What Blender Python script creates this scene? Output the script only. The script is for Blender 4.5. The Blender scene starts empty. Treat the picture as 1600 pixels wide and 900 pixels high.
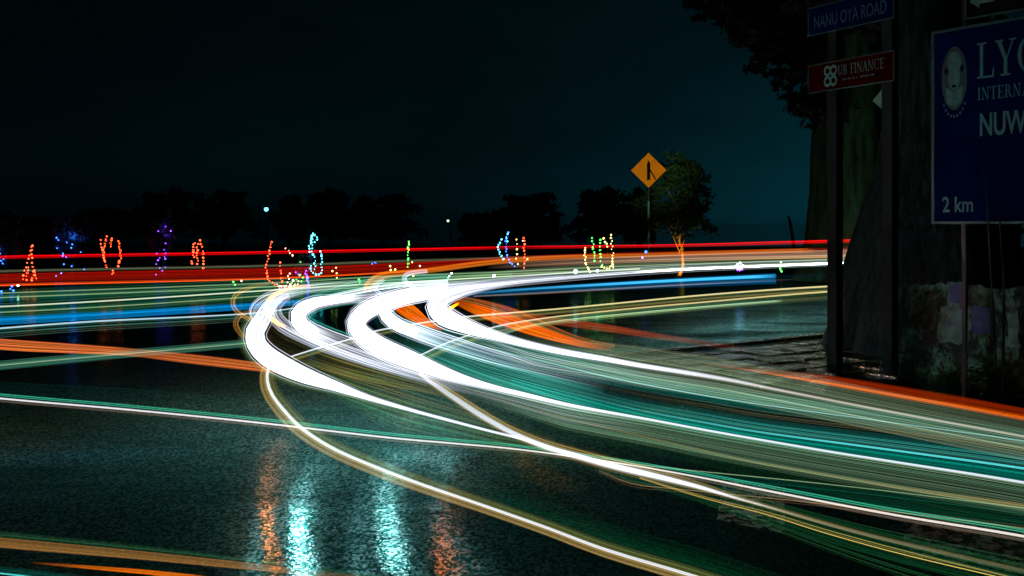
import bpy, bmesh, math, random
import numpy as np
from mathutils import Vector, Matrix

random.seed(7)
RNG = np.random.default_rng(7)
S = bpy.context.scene
COL = S.collection

# ------------------------------------------------------------------ camera
CAM_H, F, CX, HY = 1.6, 1300.0, 800.0, 350.0        # eye height, focal length in px of a 1600 px frame, horizon row
cd = bpy.data.cameras.new('camera')
cd.sensor_width = 36.0
cd.lens = F / 1600.0 * 36.0
cd.shift_y = -(450.0 - HY) / 1600.0
cd.clip_start = 0.05
cd.clip_end = 6000.0
cam = bpy.data.objects.new('camera', cd)
cam.location = (0, 0, CAM_H)
cam.rotation_euler = (math.radians(90), 0, 0)
COL.objects.link(cam)
S.camera = cam

# ------------------------------------------------------------------ night sky
world = bpy.data.worlds.new('World')
S.world = world
world.use_nodes = True
wn = world.node_tree.nodes
wl = world.node_tree.links
wn.clear()
w_out = wn.new('ShaderNodeOutputWorld')
w_bg = wn.new('ShaderNodeBackground')
w_sky = wn.new('ShaderNodeTexSky')
w_sky.sky_type = 'NISHITA'
w_sky.sun_disc = False
w_sky.sun_elevation = math.radians(2.0)
w_sky.sun_rotation = math.radians(22.0)
w_sky.air_density = 1.0
w_sky.dust_density = 1.0
w_sky.ozone_density = 6.0
w_mul = wn.new('ShaderNodeMix')
w_mul.data_type = 'RGBA'
w_mul.blend_type = 'MULTIPLY'
w_mul.inputs[0].default_value = 1.0
w_mul.inputs[7].default_value = (0.03, 0.72, 1.0, 1)
w_bw = wn.new('ShaderNodeRGBToBW')
wl.new(w_sky.outputs[0], w_bw.inputs[0])
wl.new(w_bw.outputs[0], w_mul.inputs[6])
w_nz = wn.new('ShaderNodeTexNoise')          # thin uneven cloud
w_nz.inputs['Scale'].default_value = 2.6
w_nz.inputs['Detail'].default_value = 6
w_nz.inputs['Roughness'].default_value = 0.6
w_tc = wn.new('ShaderNodeTexCoord')
w_mp = wn.new('ShaderNodeMapping')
w_mp.inputs['Scale'].default_value = (1, 1, 2.6)
wl.new(w_tc.outputs['Generated'], w_mp.inputs[0])
wl.new(w_mp.outputs[0], w_nz.inputs[0])
w_mr = wn.new('ShaderNodeMapRange')
w_mr.inputs[1].default_value = 0.3
w_mr.inputs[2].default_value = 0.7
w_mr.inputs[3].default_value = 0.72
w_mr.inputs[4].default_value = 1.28
wl.new(w_nz.outputs[0], w_mr.inputs[0])
w_m2 = wn.new('ShaderNodeMix')
w_m2.data_type = 'RGBA'
w_m2.blend_type = 'MULTIPLY'
w_m2.inputs[0].default_value = 1.0
wl.new(w_mul.outputs[2], w_m2.inputs[6])
wl.new(w_mr.outputs[0], w_m2.inputs[7])
wl.new(w_m2.outputs[2], w_bg.inputs[0])
w_bg.inputs[1].default_value = 0.0066
wl.new(w_bg.outputs[0], w_out.inputs[0])

# faint moon
sd = bpy.data.lights.new('moon', 'SUN')
sd.energy = 0.012
sd.angle = math.radians(0.5)
sd.color = (0.45, 0.9, 1.0)
so = bpy.data.objects.new('moon', sd)
so.rotation_euler = (math.radians(-88), 0, math.radians(-22))
COL.objects.link(so)

S.view_settings.view_transform = 'Standard'
S.view_settings.look = 'None'
S.view_settings.exposure = 0.0
S.view_settings.gamma = 1.0
S.view_settings.use_curve_mapping = False
S.render.engine = 'CYCLES'
S.cycles.transparent_max_bounces = 96
S.cycles.max_bounces = 4
S.cycles.diffuse_bounces = 1
S.cycles.glossy_bounces = 2
S.cycles.sample_clamp_direct = 25.0
S.cycles.sample_clamp_indirect = 30.0
S.cycles.use_denoising = True


# ------------------------------------------------------------------ helpers
def lin(r, g, b):
    def f(c):
        c /= 255.0
        return c / 12.92 if c <= 0.04045 else ((c + 0.055) / 1.055) ** 2.4
    return np.array((f(r), f(g), f(b)))


def at(px, py, d):
    """point at depth d seen in the direction of a frame position"""
    return Vector(((px - CX) / F * d, d, CAM_H - (py - HY) / F * d))


def mesh_obj(name, verts, faces, mat=None, parent=None, smooth=False):
    me = bpy.data.meshes.new(name)
    me.from_pydata([tuple(v) for v in verts], [], [tuple(f) for f in faces])
    if mat:
        me.materials.append(mat)
    if smooth:
        me.polygons.foreach_set('use_smooth', [True] * len(me.polygons))
    me.update()
    o = bpy.data.objects.new(name, me)
    COL.objects.link(o)
    if parent:
        o.parent = parent
    return o


def bm_obj(name, bm, mat=None, parent=None, smooth=False):
    me = bpy.data.meshes.new(name)
    bm.to_mesh(me)
    bm.free()
    if mat:
        me.materials.append(mat)
    if smooth:
        me.polygons.foreach_set('use_smooth', [True] * len(me.polygons))
    o = bpy.data.objects.new(name, me)
    COL.objects.link(o)
    if parent:
        o.parent = parent
    return o


def empty(name, loc=(0, 0, 0), rz=0.0):
    o = bpy.data.objects.new(name, None)
    o.empty_display_size = 0.2
    o.location = loc
    o.rotation_euler = (0, 0, rz)
    COL.objects.link(o)
    return o


def tag(o, label=None, cat=None, group=None, kind=None):
    if label:
        o['label'] = label
    if cat:
        o['category'] = cat
    if group:
        o['group'] = group
    if kind:
        o['kind'] = kind
    return o


def add_box(bm, c, s, rz=0.0, bevel=0.0):
    r = bmesh.ops.create_cube(bm, size=1.0)
    vs = r['verts']
    bmesh.ops.scale(bm, vec=s, verts=vs)
    if bevel > 0:
        es = list({e for v in vs for e in v.link_edges})
        rb = bmesh.ops.bevel(bm, geom=es, offset=bevel, segments=2, affect='EDGES', profile=0.6)
        vs = list({v for f in rb['faces'] for v in f.verts} | {v for v in vs if v.is_valid})
    if rz:
        bmesh.ops.rotate(bm, cent=(0, 0, 0), matrix=Matrix.Rotation(rz, 3, 'Z'), verts=vs)
    bmesh.ops.translate(bm, vec=c, verts=vs)


def tube_arrays(path, radii, sides=8, cap=True):
    """verts, faces of a round tube along a path"""
    path = [Vector(p) for p in path]
    n = len(path)
    V, Fc = [], []
    up = Vector((0, 0, 1))
    for i, p in enumerate(path):
        t = (path[min(i + 1, n - 1)] - path[max(i - 1, 0)])
        t = t.normalized() if t.length > 1e-9 else Vector((0, 0, 1))
        a = up if abs(t.dot(up)) < 0.9 else Vector((1, 0, 0))
        e1 = t.cross(a).normalized()
        e2 = t.cross(e1).normalized()
        for k in range(sides):
            an = 2 * math.pi * k / sides
            V.append(p + (e1 * math.cos(an) + e2 * math.sin(an)) * radii[i])
    for i in range(n - 1):
        for k in range(sides):
            k2 = (k + 1) % sides
            Fc.append((i * sides + k, i * sides + k2, (i + 1) * sides + k2, (i + 1) * sides + k))
    if cap:
        Fc.append(tuple(range(sides))[::-1])
        Fc.append(tuple((n - 1) * sides + k for k in range(sides)))
    return V, Fc


def tube_obj(name, path, radii, mat, parent=None, sides=8):
    V, Fc = tube_arrays(path, radii, sides)
    return mesh_obj(name, V, Fc, mat, parent, smooth=True)


# ------------------------------------------------------------------ materials
def new_mat(name):
    m = bpy.data.materials.new(name)
    m.use_nodes = True
    nt = m.node_tree
    for n in list(nt.nodes):
        nt.nodes.remove(n)
    out = nt.nodes.new('ShaderNodeOutputMaterial')
    return m, nt, out


def N(nt, kind, **kw):
    n = nt.nodes.new(kind)
    for k, v in kw.items():
        setattr(n, k, v)
    return n


def plain(name, col, rough=0.6, var=0.25, scale=12.0, bump=0.0, metallic=0.0, spec=0.4, col2=None, stretch=(1, 1, 1)):
    m, nt, out = new_mat(name)
    L = nt.links
    b = N(nt, 'ShaderNodeBsdfPrincipled')
    tc = N(nt, 'ShaderNodeTexCoord')
    mp = N(nt, 'ShaderNodeMapping')
    mp.inputs['Scale'].default_value = stretch
    nz = N(nt, 'ShaderNodeTexNoise')
    nz.inputs['Scale'].default_value = scale
    nz.inputs['Detail'].default_value = 6
    nz.inputs['Roughness'].default_value = 0.65
    rp = N(nt, 'ShaderNodeValToRGB')
    c2 = col2 if col2 is not None else [c * (1 - var) for c in col]
    c1 = [min(1, c * (1 + var)) for c in col] if col2 is None else col
    rp.color_ramp.elements[0].position = 0.35
    rp.color_ramp.elements[1].position = 0.65
    rp.color_ramp.elements[0].color = (*c2, 1)
    rp.color_ramp.elements[1].color = (*c1, 1)
    L.new(tc.outputs['Object'], mp.inputs[0])
    L.new(mp.outputs[0], nz.inputs[0])
    L.new(nz.outputs[0], rp.inputs[0])
    L.new(rp.outputs[0], b.inputs['Base Color'])
    b.inputs['Roughness'].default_value = rough
    b.inputs['Metallic'].default_value = metallic
    b.inputs['Specular IOR Level'].default_value = spec
    if bump > 0:
        bp = N(nt, 'ShaderNodeBump')
        bp.inputs['Strength'].default_value = bump
        bp.inputs['Distance'].default_value = 0.02
        L.new(nz.outputs[0], bp.inputs['Height'])
        L.new(bp.outputs[0], b.inputs['Normal'])
    L.new(b.outputs[0], out.inputs[0])
    return m


def glow_mat(name, sample):
    """light that adds to what lies behind it, its colour carried by each strand"""
    m, nt, out = new_mat(name)
    L = nt.links
    a = N(nt, 'ShaderNodeAttribute', attribute_name='glow')
    e = N(nt, 'ShaderNodeEmission')
    t = N(nt, 'ShaderNodeBsdfTransparent')
    ad = N(nt, 'ShaderNodeAddShader')
    L.new(a.outputs['Color'], e.inputs[0])
    e.inputs[1].default_value = 1.0
    L.new(e.outputs[0], ad.inputs[0])
    L.new(t.outputs[0], ad.inputs[1])
    L.new(ad.outputs[0], out.inputs[0])
    m.cycles.emission_sampling = sample
    return m


def emit_mat(name, col, strength, sample='AUTO'):
    m, nt, out = new_mat(name)
    e = N(nt, 'ShaderNodeEmission')
    e.inputs[0].default_value = (*col, 1)
    e.inputs[1].default_value = strength
    nt.links.new(e.outputs[0], out.inputs[0])
    m.cycles.emission_sampling = sample
    return m


def wet_road_mat(name='wet_asphalt', r0=0.055, r1=0.15, g0=(0.02, 0.20, 0.17, 1), g1=(0.44, 1.0, 0.90, 1), ior=2.2):
    m, nt, out = new_mat(name)
    L = nt.links
    tc = N(nt, 'ShaderNodeTexCoord')
    b = N(nt, 'ShaderNodeBsdfPrincipled')
    # aggregate
    vo = N(nt, 'ShaderNodeTexVoronoi')
    vo.inputs['Scale'].default_value = 72.0
    n1 = N(nt, 'ShaderNodeTexNoise')
    n1.inputs['Scale'].default_value = 60.0
    n1.inputs['Detail'].default_value = 5
    # wear and puddles
    n2 = N(nt, 'ShaderNodeTexNoise')
    n2.inputs['Scale'].default_value = 0.8
    n2.inputs['Detail'].default_value = 7
    n2.inputs['Roughness'].default_value = 0.6
    n2.inputs['Distortion'].default_value = 0.6
    n3 = N(nt, 'ShaderNodeTexNoise')
    n3.inputs['Scale'].default_value = 4.5
    n3.inputs['Detail'].default_value = 5
    mp = N(nt, 'ShaderNodeMapping')
    mp.inputs['Scale'].default_value = (0.55, 1.6, 1)
    mp.inputs['Rotation'].default_value = (0, 0, math.radians(12))
    L.new(tc.outputs['Object'], mp.inputs[0])
    for n in (vo, n1):
        L.new(tc.outputs['Object'], n.inputs[0])
    for n in (n2, n3):
        L.new(mp.outputs[0], n.inputs[0])
    rp = N(nt, 'ShaderNodeValToRGB')
    rp.color_ramp.elements[0].position = 0.25
    rp.color_ramp.elements[0].color = (0.003, 0.016, 0.014, 1)
    rp.color_ramp.elements[1].position = 0.8
    rp.color_ramp.elements[1].color = (0.010, 0.052, 0.044, 1)
    L.new(vo.outputs['Color'], rp.inputs[0])
    L.new(rp.outputs[0], b.inputs['Base Color'])
    rr = N(nt, 'ShaderNodeMapRange')
    rr.inputs[1].default_value = 0.34
    rr.inputs[2].default_value = 0.66
    rr.inputs[3].default_value = r0
    rr.inputs[4].default_value = r1
    L.new(n2.outputs[0], rr.inputs[0])
    b.inputs['Roughness'].default_value = 0.7
    b.inputs['Specular IOR Level'].default_value = 0.0
    g = N(nt, 'ShaderNodeBsdfGlossy')
    gr = N(nt, 'ShaderNodeValToRGB')
    gr.color_ramp.elements[0].position = 0.42
    gr.color_ramp.elements[0].color = g0
    gr.color_ramp.elements[1].position = 0.76
    gr.color_ramp.elements[1].color = g1
    L.new(vo.outputs['Color'], gr.inputs[0])
    L.new(gr.outputs[0], g.inputs['Color'])
    L.new(rr.outputs[0], g.inputs['Roughness'])
    g2 = N(nt, 'ShaderNodeBsdfGlossy')
    g2.inputs['Roughness'].default_value = 0.36
    L.new(gr.outputs[0], g2.inputs['Color'])
    mg = N(nt, 'ShaderNodeMixShader')
    mg.inputs[0].default_value = 0.25
    fr = N(nt, 'ShaderNodeFresnel')
    fr.inputs['IOR'].default_value = ior
    ms = N(nt, 'ShaderNodeMixShader')
    # bump
    mx = N(nt, 'ShaderNodeMath', operation='MULTIPLY_ADD')
    mx.inputs[1].default_value = 0.5
    L.new(n1.outputs[0], mx.inputs[0])
    L.new(vo.outputs['Distance'], mx.inputs[2])
    b1 = N(nt, 'ShaderNodeBump')
    b1.inputs['Distance'].default_value = 0.006
    L.new(mx.outputs[0], b1.inputs['Height'])
    st = N(nt, 'ShaderNodeMapRange')
    st.inputs[1].default_value = 0.36
    st.inputs[2].default_value = 0.6
    st.inputs[3].default_value = 0.03
    st.inputs[4].default_value = 0.13
    L.new(n2.outputs[0], st.inputs[0])
    L.new(st.outputs[0], b1.inputs['Strength'])
    b2 = N(nt, 'ShaderNodeBump')
    b2.inputs['Distance'].default_value = 0.02
    b2.inputs['Strength'].default_value = 0.13
    L.new(n3.outputs[0], b2.inputs['Height'])
    L.new(b2.outputs[0], b1.inputs['Normal'])
    L.new(b1.outputs[0], b.inputs['Normal'])
    L.new(b1.outputs[0], g.inputs['Normal'])
    dry = N(nt, 'ShaderNodeMapRange')
    dry.inputs[1].default_value = 0.38
    dry.inputs[2].default_value = 0.62
    dry.inputs[3].default_value = 1.0
    dry.inputs[4].default_value = 0.22
    L.new(n2.outputs[0], dry.inputs[0])
    fm = N(nt, 'ShaderNodeMath', operation='MULTIPLY')
    L.new(fr.outputs[0], fm.inputs[0])
    L.new(dry.outputs[0], fm.inputs[1])
    L.new(fm.outputs[0], ms.inputs[0])
    L.new(b.outputs[0], ms.inputs[1])
    L.new(b1.outputs[0], g2.inputs['Normal'])
    L.new(g.outputs[0], mg.inputs[1])
    L.new(g2.outputs[0], mg.inputs[2])
    L.new(mg.outputs[0], ms.inputs[2])
    L.new(ms.outputs[0], out.inputs[0])
    return m


M_ROAD = wet_road_mat()
M_GRASSGROUND = plain('verge_soil', (0.012, 0.03, 0.016), 0.9, 0.5, 6.0)
M_LEAF = plain('leaf', (0.018, 0.07, 0.012), 0.85, 0.5, 3.0)
M_LEAF_DARK = plain('leaf_dark', (0.012, 0.03, 0.02), 0.75, 0.5, 3.0)
M_BARK = plain('bark', (0.08, 0.28, 0.12), 0.85, 0.6, 2.2, bump=1.0, col2=(0.006, 0.02, 0.012), stretch=(2.2, 2.2, 0.35))
M_BARK_NEAR = plain('bark_wet', (0.026, 0.07, 0.066), 0.5, 0.6, 5.0, bump=1.0, col2=(0.002, 0.005, 0.005), stretch=(3, 3, 0.45), spec=0.12)
M_POST = plain('post_steel', (0.002, 0.014, 0.012), 0.8, 0.35, 8.0, metallic=0.2)
M_DARKMETAL = plain('dark_metal', (0.012, 0.016, 0.016), 0.5, 0.3, 8.0)
M_WHITEPAINT = plain('white_paint', (0.09, 0.27, 0.22), 0.45, 0.1, 14.0)
M_FRAME = plain('sign_frame', (0.02, 0.10, 0.08), 0.5, 0.2, 14.0)
M_BLUE = plain('sign_blue', (0.0015, 0.007, 0.055), 0.7, 0.15, 5.0, spec=0.0)
M_NAVY = plain('board_blue', (0.001, 0.007, 0.055), 0.7, 0.2, 3.0, spec=0.0)
M_RED = plain('sign_red', (0.032, 0.0004, 0.0008), 0.7, 0.2, 5.0, spec=0.0)
M_BLACK = plain('sign_black', (0.005, 0.007, 0.006), 0.9, 0.2, 5.0, spec=0.05)
M_LETTER_DIM = plain('dull_lettering', (0.03, 0.10, 0.14), 0.5, 0.15, 14.0)  # one even tone, darker than the other lettering
M_LETTER = plain('lettering', (0.05, 0.23, 0.20), 0.5, 0.12, 14.0)
M_EMB1 = plain('emblem_pale', (0.015, 0.065, 0.055), 0.5, 0.25, 20.0)
M_EMB2 = plain('emblem_light', (0.05, 0.20, 0.17), 0.5, 0.25, 20.0)
M_AMBER = plain('sign_amber', (0.80, 0.27, 0.004), 0.85, 0.08, 4.0, spec=0.05)
M_GLOW = glow_mat('light_strand', 'NONE')
M_CORE = glow_mat('light_core', 'NONE')


# ------------------------------------------------------------------ setting
road = mesh_obj('road', [(-60, -12, 0), (60, -12, 0), (60, 24, 0), (-60, 24, 0)], [(0, 1, 2, 3)], M_ROAD)
tag(road, kind='structure')
gv = [(-900, 24, -0.02), (900, 24, -0.02), (900, 60, -0.02), (-900, 60, -0.02),
      (-900, -12, -0.03), (-60, -12, -0.03), (-60, 24, -0.03), (-900, 24, -0.03),
      (60, -12, -0.03), (900, -12, -0.03), (900, 24, -0.03), (60, 24, -0.03)]
ground = mesh_obj('ground', gv, [(0, 1, 2, 3), (4, 5, 6, 7), (8, 9, 10, 11)], M_GRASSGROUND)
tag(ground, kind='structure')


def water_mat():
    m, nt, out = new_mat('lake_water')
    b = N(nt, 'ShaderNodeBsdfPrincipled')
    b.inputs['Base Color'].default_value = (0.004, 0.012, 0.014, 1)
    b.inputs['Roughness'].default_value = 0.12
    b.inputs['IOR'].default_value = 1.33
    nz = N(nt, 'ShaderNodeTexNoise')
    nz.inputs['Scale'].default_value = 0.8
    tc = N(nt, 'ShaderNodeTexCoord')
    bp = N(nt, 'ShaderNodeBump')
    bp.inputs['Strength'].default_value = 0.06
    nt.links.new(tc.outputs['Object'], nz.inputs[0])
    nt.links.new(nz.outputs[0], bp.inputs['Height'])
    nt.links.new(bp.outputs[0], b.inputs['Normal'])
    nt.links.new(b.outputs[0], out.inputs[0])
    return m


lake = mesh_obj('lake', [(-3500, 60, -0.05), (3500, 60, -0.05), (3500, 5000, -0.05), (-3500, 5000, -0.05)], [(0, 1, 2, 3)], water_mat())
tag(lake, kind='structure')

def flag_mat():
    m, nt, out = new_mat('wet_flagstone')
    L = nt.links
    ge = N(nt, 'ShaderNodeNewGeometry')
    nz = N(nt, 'ShaderNodeTexNoise')
    nz.inputs['Scale'].default_value = 16.0
    nz.inputs['Detail'].default_value = 8
    nz.inputs['Roughness'].default_value = 0.7
    mp = N(nt, 'ShaderNodeMapping')
    mp.inputs['Scale'].default_value = (0.5, 1.5, 1)
    L.new(ge.outputs['Position'], mp.inputs[0])
    L.new(mp.outputs[0], nz.inputs[0])
    rp = N(nt, 'ShaderNodeValToRGB')
    rp.color_ramp.elements[0].position = 0.42
    rp.color_ramp.elements[0].color = (0.06, 0.12, 0.10, 1)
    rp.color_ramp.elements[1].position = 0.6
    rp.color_ramp.elements[1].color = (0.85, 1.0, 0.86, 1)
    L.new(nz.outputs[0], rp.inputs[0])
    g = N(nt, 'ShaderNodeBsdfGlossy')
    g.inputs['Roughness'].default_value = 0.16
    L.new(rp.outputs[0], g.inputs['Color'])
    d = N(nt, 'ShaderNodeBsdfDiffuse')
    d.inputs['Color'].default_value = (0.10, 0.17, 0.14, 1)
    bp = N(nt, 'ShaderNodeBump')
    bp.inputs['Strength'].default_value = 0.25
    bp.inputs['Distance'].default_value = 0.02
    L.new(nz.outputs[0], bp.inputs['Height'])
    L.new(bp.outputs[0], g.inputs['Normal'])
    ms = N(nt, 'ShaderNodeMixShader')
    ms.inputs[0].default_value = 0.75
    L.new(d.outputs[0], ms.inputs[1])
    L.new(g.outputs[0], ms.inputs[2])
    L.new(ms.outputs[0], out.inputs[0])
    return m


# pavement at the foot of the sign posts: stone flags on a low slab with a kerb
M_FLAG = flag_mat()
M_SLAB = plain('pavement_bed', (0.02, 0.03, 0.03), 0.6, 0.4, 9.0)
PA, PB = Vector((1.15, 9.35, 0)), Vector((9.2, 14.0, 0))
ex = (PB - PA).normalized()
ey = Vector((ex.y, -ex.x, 0))
PW = 2.4
pv = [PA + ey * 0.0, PB, PB + ey * PW, PA + ey * 0.9 + ex * 0.2]
slab = mesh_obj('pavement', [(p.x, p.y, 0.004) for p in pv] + [(p.x, p.y, 0.07) for p in pv],
                [(4, 5, 6, 7)[::-1], (0, 1, 5, 4), (1, 2, 6, 5), (2, 3, 7, 6), (3, 0, 4, 7)], M_SLAB)
tag(slab, kind='structure')
bmf = bmesh.new()
add_box(bmf, (0, 0, 0), (1, 1, 1), bevel=0.03)
flag_me = bpy.data.meshes.new('flagstone')
bmf.to_mesh(flag_me)
bmf.free()
flag_me.materials.append(M_FLAG)
nrow = 6
rh = PW / nrow
for r in range(nrow):
    s = -0.02 + (0.3 if r % 2 else 0.0) + r * 0.06
    while s < 5.4:
        wdt = random.uniform(0.42, 0.68)
        c = PA + ex * (s + wdt / 2) + ey * (rh * (r + 0.5))
        o = bpy.data.objects.new('flagstone', flag_me)
        o.parent = slab
        o.location = (c.x, c.y, 0.075 + random.uniform(-0.004, 0.006))
        # the flags fall gently towards the far gutter
        o.rotation_euler = (Matrix.Rotation(random.uniform(-0.048, -0.012), 3, 'X') @ Matrix.Rotation(random.uniform(-0.02, 0.02), 3, 'Y')
                            @ Matrix.Rotation(math.atan2(ex.y, ex.x) + random.uniform(-0.01, 0.01), 3, 'Z')).to_euler()
        o.scale = (wdt - 0.022, rh - 0.022, 0.05)
        COL.objects.link(o)
        s += wdt
# kerb along its far edge
for k in range(6):
    a = PA + ex * (k * 0.92)
    bm = bmesh.new()
    add_box(bm, (0, 0, 0), (0.9, 0.13, 0.12), bevel=0.015)
    o = bm_obj('kerb_stone', bm, M_FLAG, slab)
    c = a + ex * 0.46 - ey * 0.085
    o.location = (c.x, c.y, 0.062)
    o.rotation_euler = (0, 0, math.atan2(ex.y, ex.x))


def worn_paint_mat():
    m, nt, out = new_mat('worn_road_paint')
    L = nt.links
    tc = N(nt, 'ShaderNodeTexCoord')
    nz = N(nt, 'ShaderNodeTexNoise')
    nz.inputs['Scale'].default_value = 14.0
    nz.inputs['Detail'].default_value = 9
    nz.inputs['Roughness'].default_value = 0.7
    rp = N(nt, 'ShaderNodeValToRGB')
    rp.color_ramp.elements[0].position = 0.44
    rp.color_ramp.elements[1].position = 0.56
    b = N(nt, 'ShaderNodeBsdfPrincipled')
    b.inputs['Base Color'].default_value = (0.22, 0.32, 0.25, 1)
    b.inputs['Roughness'].default_value = 0.4
    t = N(nt, 'ShaderNodeBsdfTransparent')
    mx = N(nt, 'ShaderNodeMixShader')
    L.new(tc.outputs['Object'], nz.inputs[0])
    L.new(nz.outputs[0], rp.inputs[0])
    L.new(rp.outputs[0], mx.inputs[0])
    L.new(t.outputs[0], mx.inputs[1])
    L.new(b.outputs[0], mx.inputs[2])
    L.new(mx.outputs[0], out.inputs[0])
    return m


M_WORN = worn_paint_mat()


def gpt(px, py, z=0.004):
    d = (CAM_H - z) * F / (py - HY)
    return ((px - CX) / F * d, d, z)


for quad in ([(1412, 806), (1640, 836), (1660, 905), (1412, 872)],
             [(1130, 748), (1226, 762), (1226, 834), (1120, 812)]):
    q = [gpt(x, y) for x, y in quad]
    mk = mesh_obj('road_marking', q[::-1], [(0, 1, 2, 3)], M_WORN)
    tag(mk, kind='structure')


# ------------------------------------------------------------------ light trails
def spline(P, step=13.0):
    """Catmull-Rom through rows of P (x, y, w), resampled about every step px; returns rows and 0..1 parameter"""
    P = np.array(P, float)
    Q = np.vstack([2 * P[0] - P[1], P, 2 * P[-1] - P[-2]])
    rows = []
    for i in range(1, len(Q) - 2):
        p0, p1, p2, p3 = Q[i - 1:i + 3]
        L = np.hypot(*(p2 - p1)[:2])
        n = max(2, int(round(L / step)))
        if L > 120:
            n = max(4, int(L / 34))
        for k in range(n):
            t = k / n
            rows.append(0.5 * ((2 * p1) + (-p0 + p2) * t + (2 * p0 - 5 * p1 + 4 * p2 - p3) * t * t + (-p0 + 3 * p1 - 3 * p2 + p3) * t ** 3))
    rows.append(P[-1])
    R = np.array(rows)
    seg = np.hypot(np.diff(R[:, 0]), np.diff(R[:, 1]))
    s = np.concatenate([[0], np.cumsum(seg)])
    R[:, 2] = np.maximum(R[:, 2], 0.5)
    return R, s / s[-1]


def strands_mesh(name, paths, radii, cols, mat, parent, sides=3):
    """paths: list of (n,3); radii: list of (n,); cols: list of (n,3); one joined mesh"""
    Vs, Fs, Cs = [], [], []
    base = 0
    for P, r, c in zip(paths, radii, cols):
        n = len(P)
        T = np.gradient(P, axis=0)
        T /= np.linalg.norm(T, axis=1, keepdims=True) + 1e-12
        up = np.array((0, 0, 1.0))
        e1 = np.cross(T, up)
        e1 /= np.linalg.norm(e1, axis=1, keepdims=True) + 1e-12
        e2 = np.cross(e1, T)
        ring = []
        for k in range(sides):
            an = 2 * math.pi * k / sides + math.pi / 2
            ring.append(P + (e1 * math.cos(an) + e2 * math.sin(an)) * r[:, None])
        V = np.stack(ring, axis=1).reshape(-1, 3)
        idx = np.arange(n - 1)[:, None] * sides + np.arange(sides)[None, :]
        idn = np.arange(n - 1)[:, None] * sides + (np.arange(sides)[None, :] + 1) % sides
        Fq = np.stack([idx, idn, idn + sides, idx + sides], axis=-1).reshape(-1, 4) + base
        Vs.append(V)
        Fs.append(Fq)
        Cs.append(np.repeat(c, sides, axis=0))
        base += len(V)
    V = np.vstack(Vs)
    Fq = np.vstack(Fs)
    C = np.hstack([np.vstack(Cs), np.ones((len(V), 1))])
    me = bpy.data.meshes.new(name)
    me.vertices.add(len(V))
    me.vertices.foreach_set('co', V.astype(np.float32).ravel())
    me.loops.add(len(Fq) * 4)
    me.loops.foreach_set('vertex_index', Fq.astype(np.int32).ravel())
    me.polygons.add(len(Fq))
    me.polygons.foreach_set('loop_start', (np.arange(len(Fq)) * 4).astype(np.int32))
    me.update(calc_edges=True)
    ca = me.attributes.new('glow', 'FLOAT_COLOR', 'POINT')
    ca.data.foreach_set('color', C.astype(np.float32).ravel())
    me.materials.append(mat)
    o = bpy.data.objects.new(name, me)
    COL.objects.link(o)
    o.parent = parent
    return o


def prof(s, pr):
    if pr is None:
        return np.ones_like(s)
    a = np.array(pr, float)
    return np.interp(s, a[:, 0], a[:, 1])


FRINGE = 3.6


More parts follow.
